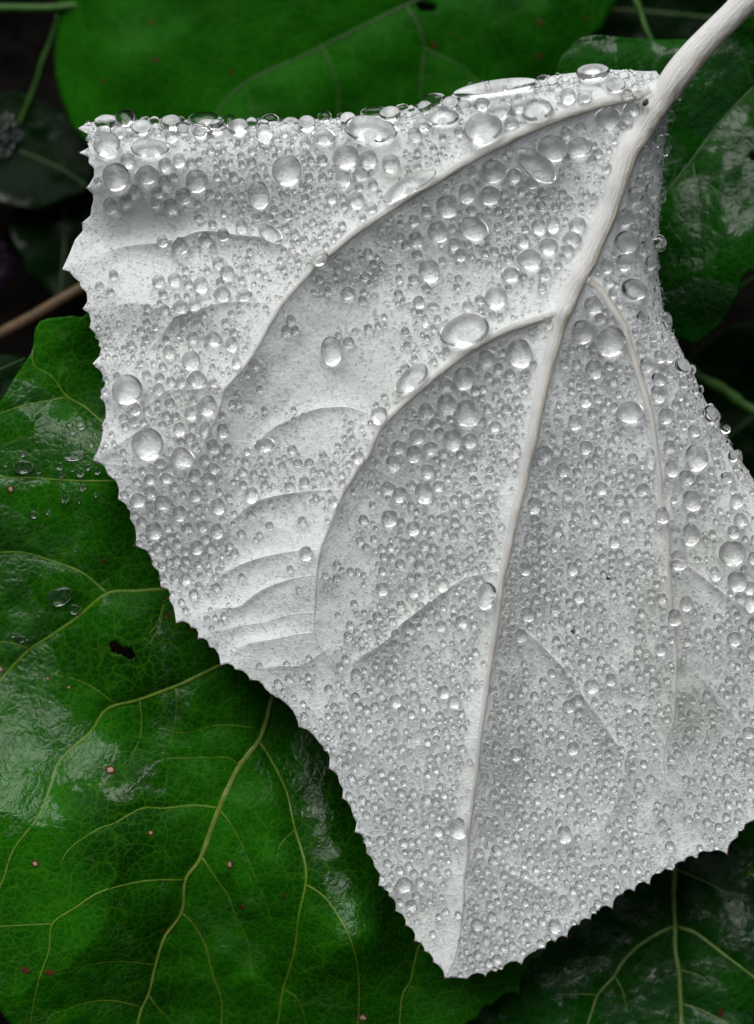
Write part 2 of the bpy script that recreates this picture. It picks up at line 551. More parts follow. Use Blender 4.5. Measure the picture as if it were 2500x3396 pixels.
RIGHT_P = resample(RIGHT_EDGE, 25)
LEFT_P = resample(LEFT_EDGE[:52], 25)

MID = np.array([(2300, 180, 22), (2275, 210, 34), (2240, 256, 41), (2210, 300, 42), (2179, 345, 40), (2130, 425, 39), (2081, 505, 37), (2045, 610, 34), (2019, 700, 31), (1985, 780, 30), (1956, 850, 30), (1924, 910, 30),
                (1884, 1000, 28), (1859, 1060, 25), (1834, 1150, 23), (1806, 1250, 22), (1784, 1350, 20), (1766, 1450, 19), (1741, 1550, 17), (1734, 1600, 16),
                (1709, 1700, 15), (1684, 1825, 13), (1658, 1950, 12), (1648, 2050, 11), (1633, 2150, 10), (1617, 2250, 9), (1603, 2350, 9), (1590, 2450, 8),
                (1580, 2550, 8), (1567, 2650, 7), (1557, 2725, 7), (1552, 2775, 6), (1550, 2850, 5), (1540, 2905, 4), (1537, 2996, 4), (1532, 3046, 3), (1522, 3121, 2.5), (1510, 3171, 2), (1482, 3238, 1.2)], float)
MID = resample(MID, 14, smooth=True)
WV = {}
WV['L1'] = ([(2160, 300), (2124, 315), (2024, 334), (1924, 362), (1824, 398), (1724, 442), (1674, 467), (1601, 505), (1526, 547), (1451, 595), (1376, 637), (1306, 686), (1251, 722),
             (1176, 772), (1101, 835), (1056, 867), (1020, 910), (980, 955), (940, 1000), (900, 1065), (860, 1140), (815, 1210), (765, 1268), (742, 1295), (735, 1330), (720, 1380),
             (700, 1420), (670, 1490), (640, 1530), (610, 1560), (570, 1600)], 20, 1.0, 74, 115)
WV['L2'] = ([(1862, 1035), (1849, 1040), (1774, 1062), (1674, 1096), (1601, 1135), (1526, 1182), (1451, 1241), (1376, 1305), (1326, 1350), (1276, 1402), (1246, 1447), (1221, 1510), (1186, 1555),
             (1161, 1595), (1141, 1627), (1116, 1690), (1086, 1765), (1063, 1825), (1051, 1900), (1046, 2000), (1043, 2080), (1052, 2130), (1080, 2175), (1110, 2230)], 14, 0.8, 64, 105)
WV['R1'] = ([(1940, 925), (1960, 940), (1984, 957), (2014, 997), (2044, 1042), (2069, 1087), (2084, 1140), (2099, 1182), (2124, 1260), (2144, 1325), (2159, 1385), (2169, 1450), (2179, 1525),
             (2189, 1600), (2191, 1650), (2204, 1700), (2214, 1800), (2219, 1900), (2226, 2000), (2236, 2080), (2244, 2175), (2241, 2300), (2234, 2390), (2214, 2445), (2201, 2510), (2206, 2580), (2220, 2650)], 15, 0.8, 56, 95)
SEC = [
    [(1050, 868), (1010, 850), (950, 820), (865, 786), (800, 781), (725, 768), (660, 767), (590, 790), (520, 805), (425, 816), (350, 836), (305, 848)],
    [(935, 1005), (920, 1007), (875, 1006), (775, 1002), (700, 1012), (635, 1035), (590, 1046), (560, 1075), (530, 1118), (500, 1150), (465, 1185)],
    [(600, 1042), (520, 1020), (450, 1005), (380, 1010)],
    [(742, 1288), (690, 1286), (635, 1292), (565, 1292), (520, 1317), (490, 1350)],
    [(480, 1412), (435, 1445), (375, 1485), (330, 1515)],
    [(560, 1550), (450, 1546), (360, 1538), (320, 1527)],
    [(1270, 1405), (1220, 1372), (1161, 1352), (1106, 1350), (1046, 1357), (980, 1382), (910, 1416), (865, 1455), (825, 1495), (775, 1532)],
    [(1141, 1625), (1130, 1627), (1055, 1627), (955, 1637), (870, 1655), (820, 1682), (780, 1716), (745, 1744)],
    [(1062, 1825), (1005, 1825), (930, 1835), (855, 1852), (790, 1876), (730, 1906), (685, 1938)],
    [(1050, 1908), (980, 1917), (915, 1936), (860, 1961), (820, 1991), (790, 2012), (730, 2018), (675, 2032)],
    [(1044, 2030), (970, 2037), (915, 2051), (870, 2066), (805, 2073), (740, 2091), (700, 2102)],
    [(1044, 2096), (980, 2105), (905, 2120), (820, 2136), (768, 2168)],
    [(1085, 2150), (1040, 2181), (1000, 2206), (930, 2208), (850, 2217)],
    [(1722, 1636), (1656, 1642), (1586, 1651), (1516, 1676), (1466, 1701), (1420, 1726)],
    [(1655, 1893), (1591, 1905), (1531, 1922), (1466, 1966), (1416, 2001), (1366, 2041), (1326, 2072), (1296, 2110), (1241, 2150), (1201, 2176), (1168, 2212), (1155, 2280)],
    [(1618, 2214), (1536, 2215), (1451, 2231), (1380, 2263)],
    [(1588, 2447), (1500, 2452), (1425, 2463), (1360, 2481), (1295, 2520)],
    [(1567, 2634), (1515, 2642), (1460, 2664)],
    [(1550, 2772), (1525, 2770), (1465, 2768)],
    [(1540, 2898), (1490, 2898), (1455, 2912), (1425, 2942)],
    [(1532, 3041), (1480, 3046), (1435, 3070)],
    [(2216, 1852), (2264, 1866), (2314, 1900), (2374, 1946), (2424, 1985), (2474, 2016), (2600, 2085)],
    [(2244, 2172), (2284, 2200), (2329, 2250), (2369, 2297), (2439, 2377), (2500, 2450)],
    [(2150, 1340), (2204, 1345), (2250, 1375)],
    [(1652, 2030), (1676, 2043), (1724, 2079), (1774, 2118), (1824, 2168), (1874, 2219), (1914, 2270), (1939, 2315), (1994, 2386), (2034, 2450), (2069, 2496), (2070, 2550), (2054, 2620), (2034, 2676), (1995, 2745)],
    [(2070, 2500), (2139, 2518), (2204, 2520)],
    [(1590, 2457), (1640, 2476), (1700, 2521), (1755, 2558), (1800, 2600)],
    [(1552, 2820), (1625, 2855), (1675, 2884), (1740, 2915), (1810, 2950), (1880, 2985)],
    [(1880, 640), (1960, 640), (2020, 610)][::-1],
    [(1480, 960), (1410, 985), (1330, 1010), (1250, 1050)],
]
SECW = [7, 6, 3, 5, 4, 3, 5, 6, 5.5, 5.5, 4, 4.5, 4, 5, 6, 3, 4, 3.5, 3, 3.5, 3, 7, 4, 5, 6, 3, 4, 4, 5, 3]
SECA = [24, 22, 10, 18, 14, 9, 18, 22, 20, 20, 12, 16, 16, 16, 24, 9, 14, 11, 9, 12, 9, 24, 14, 12, 24, 10, 14, 15, 14, 9]
main = [(MID, 72, 115)]
TUBES = []
for k in ('L1', 'L2', 'R1'):
    pts, w0, w1, A, L = WV[k]
    pl = vline(pts, w0, w1)
    main.append((pl, A, L)); TUBES.append(pl)
for pts, w, A in zip(SEC, SECW, SECA):
    pl = vline(pts, w, 1.2)
    main.append((pl, A, 36)); TUBES.append(pl)
RW = Ridges(main)


def z_white_raw(u, v):
    u = np.asarray(u, float); v = np.asarray(v, float)
    z = 60 + RW(u, v)
    dt, _ = dist_poly(TOP_P, u, v, reach=400)
    dr, _ = dist_poly(RIGHT_P, u, v, reach=500)
    dl, _ = dist_poly(LEFT_P, u, v, reach=300)
    jn = np.clip(np.hypot(u - 2235, v - 275) / 190.0, 0, 1) ** 1.5
    q = np.clip(1 - dt / 110.0, 0, 1)
    z = z - 105 * jn * (1 - np.sqrt(np.maximum(1 - q * q, 0)))
    q = np.clip(1 - dr / 170.0, 0, 1)
    z = z - 150 * jn * (1 - np.sqrt(np.maximum(1 - q * q, 0)))
    q = np.clip(1 - dl / 150.0, 0, 1)
    z = z - 26 * q * q
    z = z - 70 * gauss(u, v, 470, 810, 220, 95, -4) + 34 * gauss(u, v, 500, 560, 260, 70)
    z = z - 26 * gauss(u, v, 520, 1130, 160, 60) - 24 * gauss(u, v, 620, 1850, 200, 90, 35) - 20 * gauss(u, v, 1750, 2350, 120, 200, -30)
    z = z + 30 * gauss(u, v, 1500, 1500, 700, 800) + 20 * gauss(u, v, 480, 1480, 170, 200)
    z = z - 28 * gauss(u, v, 2400, 2600, 300, 350)
    z = z + 7 * N1(u, v, 170) + 3.0 * N2(u, v, 60)
    return z


_gs = 5.0
_gu = np.arange(180, 2720, _gs); _gv = np.arange(200, 3290, _gs)
_GU, _GV = np.meshgrid(_gu, _gv)
_ZG = z_white_raw(_GU.ravel(), _GV.ravel()).reshape(_GU.shape)


def z_white(u, v):
    """the blade's height, read from a table"""
    x = np.clip((np.asarray(u, float) - 180) / _gs, 0, len(_gu) - 1.001)
    y = np.clip((np.asarray(v, float) - 200) / _gs, 0, len(_gv) - 1.001)
    i, j = x.astype(int), y.astype(int)
    fx, fy = x - i, y - j
    return (_ZG[j, i] * (1 - fx) + _ZG[j, i + 1] * fx) * (1 - fy) + (_ZG[j + 1, i] * (1 - fx) + _ZG[j + 1, i + 1] * fx) * fy


leaf = thing('white_leaf', 'large felted silvery white leaf underside with raised ribs, covered in water drops', 'leaf')
BACKG = plain('leaf_green_side', (0.008, 0.05, 0.004), (0.015, 0.09, 0.006), 100, 0.4, 0.4)
blade('blade', W_OUT, z_white, 6.0, FELT, leaf, thick=7.0, back=BACKG,
      wet=[(470, 740, 170, 50), (1860, 640, 80, 70), (1240, 1270, 110, 60, 30), (1380, 560, 90, 45, -25), (1130, 900, 120, 50), (900, 2200, 120, 40, -20), (1700, 2450, 60, 160), (2300, 2350, 80, 120, -30)])
pet = np.array([(2640, -170, 46), (2560, -85, 43), (2480, -4, 41), (2430, 48, 40), (2381, 96, 40), (2340, 138, 41), (2300, 182, 43), (2262, 228, 44), (2235, 264, 43), (2210, 300, 39), (2180, 348, 30), (2150, 396, 16)], float)
pet = resample(pet, 14, smooth=True)
zp = lambda a, b: 138 + 70 * np.clip((np.asarray(a) - 2200) / 430, 0, 1)


def z_mid(a, b):
    w = np.clip((np.asarray(b, float) - 270) / 230, 0, 1)
    return z_white(a, b) * w + (zp(a, b) + 4) * (1 - w)


MIDR = MID.copy()
MIDR[:, 2] *= 1 + 0.045 * N1(MIDR[:, 0] * 1.0, MIDR[:, 1], 60) + 0.03 * N2(MIDR[:, 0], MIDR[:, 1], 22)
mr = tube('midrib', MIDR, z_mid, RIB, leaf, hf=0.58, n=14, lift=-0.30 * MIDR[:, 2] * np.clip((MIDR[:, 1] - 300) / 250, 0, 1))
mr['label'] = 'thick white midrib with tan fibres'
for k, pl in enumerate(TUBES):
    if k < 3:
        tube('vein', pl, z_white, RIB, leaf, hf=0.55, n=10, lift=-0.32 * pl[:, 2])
    else:
        tube('vein', pl, z_white, RIB2, leaf, hf=0.5, n=8, lift=-0.3 * pl[:, 2], rs=0.85)
# stalk
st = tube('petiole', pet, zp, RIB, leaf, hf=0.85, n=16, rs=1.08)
st['label'] = 'thick pale leaf stalk'
# webs where blade runs up into the stalk

# red gland at each tooth
gm = bpy.data.meshes.new('tooth_gland')
import bmesh
bm = bmesh.new()
bmesh.ops.create_icosphere(bm, subdivisions=1, radius=1.0)
bm.to_mesh(gm); bm.free()
gm.materials.append(GLAND)
gm.polygons.foreach_set('use_smooth', [True] * len(gm.polygons))
Wc = np.asarray(LEFT_EDGE + BOTTOM_EDGE[:-6], float)


def is_tooth(pl, i):
    a, b, c = pl[i - 1], pl[i], pl[i + 1]
    e, f = b - a, c - b
    return e[0] * f[1] - e[1] * f[0]


cnt = 0
for i in range(1, len(Wc) - 1):
    e, f = Wc[i] - Wc[i - 1], Wc[i + 1] - Wc[i]
    cr = (e[0] * f[1] - e[1] * f[0]) / (np.linalg.norm(e) * np.linalg.norm(f) + 1e-9)
    if cr < -0.55:
        u, v = Wc[i]
        o = bpy.data.objects.new('tooth_gland', gm)
        COL.objects.link(o); o.parent = leaf
        o.location = Vector(P(u, v, float(z_white(np.array([u]), np.array([v]))[0]) - 2))
        r = random.uniform(2.6, 4.6) * S
        o.scale = (r * 1.2, r, r)
        cnt += 1

# ---------------------------------------------------------------- green leaves
G1_OUT = [(200, 1052), (222, 1050), (240, 1046), (258, 1052), (275, 1052), (288, 1040), (330, 1050), (430, 1180), (560, 1500), (760, 1850), (1000, 2150), (1300, 2420),
          (1560, 2760), (1760, 3000), (1850, 3090), (1830, 3130), (1806, 3152), (1795, 3173), (1765, 3182), (1748, 3200), (1743, 3228), (1728, 3240), (1721, 3262), (1725, 3301),
          (1705, 3290), (1680, 3292), (1655, 3306), (1635, 3333), (1610, 3334), (1595, 3345), (1582, 3381), (1560, 3384), (1540, 3400), (1530, 3450), (1480, 3600), (1200, 3800), (700, 3900), (300, 3750),
          (60, 3440), (28, 3392), (0, 3350), (-12, 3310), (-60, 3280), (-300, 2900), (-420, 2300), (-330, 1700), (-180, 1450), (-60, 1365), (0, 1334), (23, 1296), (42, 1262), (60, 1236), (85, 1200), (106, 1168), (112, 1140), (113, 1107), (120, 1084), (132, 1066), (160, 1056)]
G1_MID = np.array([(1010, 2120, 12), (960, 2210, 12), (900, 2313, 12), (880, 2390, 11.5), (855, 2457, 11), (787, 2552, 10.5), (726, 2682, 10), (666, 2841, 9.5), (613, 2917, 9), (602, 3023, 8),
                   (545, 3106, 7.5), (515, 3197, 7), (492, 3295, 6.5), (462, 3363, 6), (440, 3480, 5), (400, 3600, 4)], float)
G1_MID = resample(G1_MID, 16, smooth=True)
G1V = [
    ([(858, 2460), (880, 2490), (900, 2525), (920, 2560), (953, 2637), (976, 2743), (1010, 2856), (1014, 2932), (991, 3038), (976, 3159), (938, 3287), (923, 3386), (900, 3500)], 7.5, 3.5),
    ([(1016, 2934), (1060, 2962), (1097, 3000), (1158, 3106), (1188, 3227), (1188, 3378), (1180, 3480)], 5, 3),
    ([(1420, 3090), (1390, 3136), (1372, 3200), (1360, 3256), (1335, 3296), (1325, 3386), (1320, 3480)], 5, 3.5),
    ([(900, 2140), (820, 2170), (732, 2205), (636, 2252), (583, 2275), (462, 2320), (356, 2351), (303, 2426), (227, 2494), (189, 2540), (174, 2591), (129, 2705), (45, 2818), (11, 2917), (-30, 3000)], 10.5, 3.5),
    ([(700, 1945), (560, 1953), (454, 1961), (356, 1969), (257, 2048), (174, 2105), (98, 2154), (38, 2214), (0, 2260), (-60, 2330)], 9, 4.5),
    ([(356, 1969), (280, 1904), (212, 1874), (144, 1851), (76, 1832), (0, 1832), (-80, 1840)], 5, 3),
    ([(98, 2152), (38, 2131), (0, 2128), (-50, 2130)], 4, 2.5),
    ([(450, 1600), (386, 1595), (303, 1595), (204, 1592), (98, 1584), (23, 1584), (-60, 1570)], 6, 3),
    ([(370, 1425), (333, 1395), (280, 1349), (219, 1312), (174, 1251), (113, 1213), (108, 1160)], 5, 2.5),
    ([(219, 1318), (136, 1334), (76, 1346), (0, 1372), (-50, 1400)], 4, 2.5),
    ([(726, 2680), (643, 2671), (545, 2681), (469, 2682), (378, 2731), (325, 2750), (235, 2811), (200, 2864)], 5, 2),
    ([(613, 2919), (522, 2918), (424, 2932), (325, 2962), (250, 3011), (174, 3064), (163, 3151), (136, 3227), (114, 3310), (100, 3400)], 5.5, 2.5),
    ([(174, 3064), (91, 3068), (11, 3072), (-60, 3080)], 3, 2),
    ([(602, 3025), (643, 3068), (681, 3136), (704, 3227), (734, 3318), (734, 3396), (740, 3480)], 4.5, 2.5),
    ([(670, 2843), (719, 2917), (757, 2970), (779, 3030), (817, 3106), (836, 3212), (836, 3258)], 4, 1.8),
    ([(515, 3200), (424, 3189), (363, 3189), (291, 3201), (257, 3225)], 3, 1.5),
    ([(465, 3338), (371, 3318), (288, 3325), (219, 3348), (163, 3371), (150, 3420)], 4, 2),
    ([(853, 2415), (757, 2404), (704, 2407), (643, 2426), (575, 2430)], 3.2, 1.5),
    ([(462, 2320), (469, 2381), (462, 2457), (424, 2517), (400, 2545)], 3, 1.3),
    ([(790, 2540), (757, 2513), (643, 2513), (545, 2517), (499, 2540)], 3, 1.3),
    ([(583, 2275), (585, 2350), (575, 2420), (556, 2480)], 2.8, 1.2),
    ([(492, 3300), (530, 3350), (570, 3390), (590, 3440)], 3, 1.6),
    ([(945, 3280), (985, 3310), (1010, 3370), (1020, 3430)], 3, 1.6),
    ([(728, 2684), (770, 2740), (815, 2830), (850, 2920), (880, 2990), (905, 3060)], 3, 1.3),
    ([(540, 2010), (520, 2070), (470, 2130)], 3, 1.5),
    ([(545, 1990), (530, 2070), (505, 2120), (480, 2150)], 2.5, 1.2),
    ([(980, 2750), (930, 2800), (915, 2870)], 2.5, 1.2),
    ([(376, 2330), (310, 2280), (240, 2250), (180, 2240)], 3, 1.4),
]


def mk_veins(lst, smooth_step=16):
    return [vline(p, a, b, smooth_step) for p, a, b in lst]


G1T = mk_veins(G1V)
RG1 = Ridges([(G1_MID, 20, 55)] + [(p, 5 + p[0, 2] * 1.3, 34) for p in G1T], sign=-1.0)


def z_g1(u, v):
    u = np.asarray(u, float); v = np.asarray(v, float)
    z = -150 + RG1(u, v)
    z = z + 190 * gauss(u, v, 100, 2960, 330, 380) - 120 * gauss(u, v, 40, 2280, 330, 300) + 120 * gauss(u, v, 1170, 3150, 160, 270)
    z = z + 70 * gauss(u, v, 330, 1560, 150, 160) - 60 * gauss(u, v, 300, 1260, 140, 110)
    z = z - 90 * gauss(u, v, 1130, 2620, 110, 500, -24) + 35 * gauss(u, v, 940, 2900, 140, 420, -15)
    z = z + 60 * gauss(u, v, 450, 2150, 250, 160) - 60 * gauss(u, v, 780, 3180, 300, 260)
    z = z + 14 * N2(u, v, 240) + 9 * N1(u, v, 95) + 3 * N3(u, v, 40)
    wv = np.exp(-((np.maximum(u, 1250) - 1250) / 180.0) ** 2)
    z = z - wv * 0.00055 * np.clip(v - 2780, 0, 320) ** 2 * np.exp(-0.5 * ((np.minimum(u, 800) - 800) / 420.0) ** 2) - wv * 0.30 * np.clip(v - 3100, 0, 600) * np.exp(-0.5 * ((np.minimum(u, 800) - 800) / 420.0) ** 2)
    d, tt = dist_poly(STRIP, u, v, reach=320)
    w = np.exp(-0.5 * (d / 70.0) ** 2) * (d < 319)
    z = z * (1 - w) + (-240 + 0.30 * (v - 2480) + 8 * N1(u, v, 60)) * w
    return np.minimum(z, -50)


STRIP = resample([(1010, 2480), (1050, 2640), (1085, 2800), (1120, 2940), (1170, 3080)], 40)
HOLE = [(360, 2142), (366, 2130), (380, 2126), (392, 2131), (402, 2144), (412, 2150), (424, 2144), (436, 2152), (446, 2166), (450, 2180), (440, 2186), (424, 2186), (410, 2178), (396, 2170), (384, 2168), (368, 2164)]
g1 = thing('green_leaf', 'glossy wet green leaf with yellow-green veins and a chewed hole beneath the white leaf', 'leaf', None)
blade('blade', G1_OUT, z_g1, 9.0, GREEN_A, g1, thick=6.0, holes=[HOLE],
      wet=[(60, 2420, 150, 150), (60, 2680, 110, 130), (240, 2500, 110, 90), (1030, 2560, 45, 110, -14), (1070, 2740, 40, 130, -12), (1125, 2960, 38, 110, -18), (270, 1400, 100, 80), (60, 1990, 90, 120), (180, 1520, 110, 60), (90, 1870, 110, 60), (130, 1330, 60, 40)])
tube('midrib', G1_MID, z_g1, VEIN_M, g1, hf=0.2, n=8, lift=0, rs=0.9)
for p in G1T:
    tube('vein', p, z_g1, VEIN_A, g1, hf=0.28, n=6, lift=0, rs=0.8)


def spot(parent, u, v, rx, ry, zf, centre=True, ang=0):
    """dead spot: brown rim and pale sunken middle, thin crust on the blade"""
    n = 12
    z0 = float(zf(np.array([u]), np.array([v]))[0])
    def disc(k, h):
        V, F = [(0, 0, h)], []
        for i in range(n):
            a = 2 * math.pi * i / n
            w = k * random.uniform(0.8, 1.15)
            V.append((math.cos(a) * rx * w, math.sin(a) * ry * w, h * 0.6))
        for i in range(n):
            a = 2 * math.pi * i / n
            V.append((V[1 + i][0] * 1.05, V[1 + i][1] * 1.05, -6))
        for i in range(n):
            j = (i + 1) % n
            F.append((0, 1 + i, 1 + j)); F.append((1 + i, 1 + n + i, 1 + n + j, 1 + j))
        return [tuple(q * S for q in p) for p in V], F
    V, F = disc(1.0, 2.2)
    o = mesh_obj('dead_spot', V, F, SPOT, parent, smooth=False)
    o.location = Vector(P(u, v, z0 + 0.6))
    nn_ = normals(zf, np.array([u]), np.array([v]))[0]
    o.rotation_euler = (Vector((0, 0, 1)).rotation_difference(Vector(nn_))).to_euler()
    if centre:
        V, F = disc(0.62, 3.6)
        mesh_obj('spot_centre', V, F, SPOTC, o, smooth=False)
    return o


for u, v, rx, ry, ce in [(365, 2553, 19, 14, 1), (116, 2864, 13, 11, 1), (499, 2762, 11, 9, 1), (762, 2867, 9, 15, 1), (804, 3008, 8, 9, 0), (944, 2970, 6, 6, 0), (542, 3090, 7, 7, 0),
                         (1203, 3375, 16, 13, 1), (84, 3217, 17, 10, 0), (164, 3225, 18, 10, 0), (345, 1860, 9, 6, 0), (229, 2279, 7, 6, 1), (159, 2250, 5, 6, 1), (35, 1622, 12, 13, 1), (3, 2220, 8, 10, 1), (562, 2042, 7, 16, 0)]:
    spot(g1, u, v, rx, ry, z_g1, bool(ce))

# lower right leaf
G2_OUT = [(1500, 3300), (1560, 3180), (1700, 3050), (1900, 2880), (2200, 2700), (2450, 2600), (2650, 2560), (2900, 2700), (3000, 3100), (2900, 3600), (2600, 3900), (2200, 4000), (1800, 3850), (1560, 3560)]
G2V = [([(2232, 2780), (2236, 2891), (2234, 2971), (2239, 3071), (2239, 3146), (2251, 3221), (2256, 3296), (2259, 3391), (2262, 3520)], 12, 6.5),
       ([(2232, 3073), (2174, 3101), (2114, 3141), (2064, 3191), (2034, 3241), (1984, 3296), (1964, 3351), (1949, 3396), (1930, 3480)], 8, 4),
       ([(2244, 3073), (2299, 3091), (2349, 3126), (2414, 3176), (2474, 3221), (2560, 3290)], 8, 4),
       ([(2264, 3330), (2330, 3352), (2420, 3400)], 4, 2), ([(2040, 3240), (2066, 3290), (2080, 3360)], 3, 1.5), ([(1984, 3300), (1920, 3296), (1850, 3300)], 3, 1.5),
       ([(2249, 3215), (2320, 3235), (2360, 3270)], 3, 1.5), ([(2240, 2880), (2330, 2920), (2410, 2960), (2480, 2970)], 4, 2)]
G2T = mk_veins(G2V)
RG2 = Ridges([(p, 8 + p[0, 2] * 1.6, 50) for p in G2T], sign=-1.0)


def z_g2(u, v):
    u = np.asarray(u, float); v = np.asarray(v, float)
    z = -300 + RG2(u, v) + 20 * N3(u, v, 260) + 11 * N1(u, v, 110) + 4.5 * N2(u, v, 42)
    z = z + 60 * gauss(u, v, 2380, 3250, 160, 200) - 60 * gauss(u, v, 1900, 3080, 260, 110, -28) + 60 * gauss(u, v, 1800, 3420, 160, 180)
    return z


g2 = thing('green_leaf', 'dark green leaf with pale forked veins and broken sheen, lying below the white leaf tip', 'leaf')
blade('blade', G2_OUT, z_g2, 11.0, GREEN_B, g2)
for i, p in enumerate(G2T):
    tube('midrib' if i == 0 else 'vein', p, z_g2, VEIN_B, g2, hf=0.45, n=6)
for u, v, rx, ry in [(2392, 3358, 10, 26)]:
    spot(g2, u, v, rx, ry, z_g2, False)

# pale toothed leaf at the right rim of the view
G3_OUT = [(2471, 2901), (2482, 2888), (2486, 2874), (2496, 2862), (2515, 2852), (2560, 2800), (2640, 2830), (2660, 2920), (2600, 2990), (2530, 2960), (2508, 2938), (2500, 2922), (2484, 2906)]


def z_g3(u, v):
    return -190 + 0.25 * (np.asarray(u, float) - 2471) + 4 * N1(u, v, 30)


g3 = thing('green_leaf', 'bright green toothed leaf tip lying on the dark green leaf', 'leaf')
blade('blade', G3_OUT, z_g3, 6.0, GREEN_A, g3)
G3T = [vline([(2660, 2890), (2560, 2890), (2500, 2898), (2474, 2901)], 6, 2)]
tube('midrib', G3T[0], z_g3, VEIN_A, g3, hf=0.5, n=6)

# leaf behind the stalk, upper right
G4_OUT = [(1841, 300), (1838, 262), (1842, 240), (1849, 210), (1866, 180), (1889, 155), (1910, 133), (1934, 122), (1984, 117), (2074, 125), (2174, 131), (2274, 131), (2350, 118), (2440, 80), (2520, 30), (2620, 20),
          (2720, 200), (2720, 600), (2600, 860), (2500, 893), (2470, 905), (2456, 930), (2450, 965), (2436, 999), (2410, 1050), (2376, 1090), (2340, 1118), (2300, 1143), (2240, 1120), (2150, 1000), (2050, 700), (1950, 450)]
G4V = [([(2640, 170), (2560, 235), (2500, 290), (2430, 360), (2370, 430), (2295, 530), (2210, 640), (2140, 740)], 7, 5),
       ([(2297, 540), (2310, 620), (2318, 700), (2318, 800), (2312, 880)], 3.5, 2), ([(2312, 580), (2360, 620), (2400, 650), (2440, 680), (2500, 690)], 3.5, 2),
       ([(2365, 625), (2400, 690), (2430, 740)], 2.5, 1.5), ([(2500, 292), (2470, 210), (2420, 150)], 3, 1.5), ([(2200, 655), (2240, 560), (2210, 490)], 3, 1.5)]
G4T = mk_veins(G4V)
RG4 = Ridges([(p, 7 + p[0, 2] * 2.2, 60) for p in G4T], sign=-1.0)


def z_g4(u, v):
    u = np.asarray(u, float); v = np.asarray(v, float)
    fold = dist_poly(G4T[0], u, v, reach=900)[0]
    z = -330 + RG4(u, v) + 16 * N1(u, v, 200) + 6 * N3(u, v, 70) + 0.10 * np.minimum(fold, 300)
    z = z - 60 * np.clip((v - 900) / 250, 0, 1) ** 2 - 26 * gauss(u, v, 2100, 130, 300, 25)
    z = z + 70 * gauss(u, v, 2420, 840, 140, 160)
    return z


g4 = thing('green_leaf', 'dark green leaf with a straight midrib furrow lying behind the pale stalk', 'leaf')
blade('blade', G4_OUT, z_g4, 10.0, GREEN_B, g4, holes=[[(2478, 512), (2490, 505), (2502, 508), (2530, 515), (2530, 535), (2500, 532), (2486, 525)]])
for i, p in enumerate(G4T):
    tube('midrib' if i == 0 else 'vein', p, z_g4, VEIN_E, g4, hf=0.3, n=6, rs=0.8)

# broad out-of-focus leaf along the top
G5_OUT = [(197, -60), (192, 20), (189, 113), (180, 180), (184, 250), (200, 320), (240, 420), (330, 520), (600, 700), (1200, 760), (1800, 560), (1930, 300), (1950, 180), (1961, 113), (1985, 106), (1999, 98), (2001, 84), (2007, 68), (2030, 30), (2052, 0), (2080, -60),
          (2000, -500), (1500, -800), (800, -700), (350, -400)]
G5V = [([(1700, -120), (1520, -60), (1347, 18), (1250, 65), (1150, 114), (999, 189), (893, 235), (800, 285), (740, 345), (690, 420)], 8, 4),
       ([(1067, 155), (1095, 205), (1112, 257), (1122, 310), (1120, 380), (1110, 480)], 5, 3), ([(1347, 20), (1385, 80), (1405, 151), (1400, 227), (1395, 330), (1400, 450)], 6, 3.5),
       ([(1405, 158), (1453, 182), (1520, 215), (1574, 260), (1620, 320)], 4, 2.5), ([(803, 283), (825, 320), (830, 370)], 3, 2), ([(1347, 15), (1290, -40), (1200, -90)], 5, 3)]
G5T = mk_veins(G5V)
RG5 = Ridges([(p, 10 + p[0, 2] * 2, 60) for p in G5T], sign=-1.0)


def z_g5(u, v):
    u = np.asarray(u, float); v = np.asarray(v, float)
    z = -760 + RG5(u, v) + 26 * N2(u, v, 330) + 7 * N1(u, v, 80)
    z = z - 160 * np.clip((520 - u) / 400, 0, 1.5) ** 2 + 60 * gauss(u, v, 430, 200, 130, 110) + 50 * gauss(u, v, 1760, 90, 120, 140)
    return z


g5 = thing('green_leaf', 'broad blurred green leaf lying deep behind the top rim of the white leaf', 'leaf')
blade('blade', G5_OUT, z_g5, 14.0, GREEN_C, g5, holes=[[(1370, 5), (1385, 0), (1400, 8), (1430, 6), (1450, 20), (1440, 36), (1405, 40), (1380, 26)]])
for i, p in enumerate(G5T):
    tube('midrib' if i == 0 else 'vein', p, z_g5, VEIN_D, g5, hf=0.45, n=6)
for u, v, r in [(1790, 73, 10), (1943, 62, 6), (1786, 185, 10), (1496, 118, 5), (1526, 130, 5), (1440, 150, 9), (337, 270, 7), (515, 200, 9), (768, 240, 8), (503, 75, 8)]:
    spot(g5, u, v, r, r, z_g5, False)


# deep dark leaves in the shade
def deep_leaf(label, outline, z0, slope, veins, mat=None, seed=0):
    o = thing('dark_leaf', label, 'leaf')
    cx, cy = np.mean(outline, 0)
    nz = Noise2(50 + seed)
    zf = lambda u, v: z0 + slope[0] * (np.asarray(u, float) - cx) + slope[1] * (np.asarray(v, float) - cy) + 22 * nz(u, v, 160) + 8 * nz(u, v, 50)
    blade('blade', outline, zf, 14.0, mat or GREEN_D, o)
    for i, (p, a, b) in enumerate(veins):
        tube('midrib' if i == 0 else 'vein', vline(p, a, b, 18), zf, VEIN_D, o, hf=0.5, n=6)
    return o


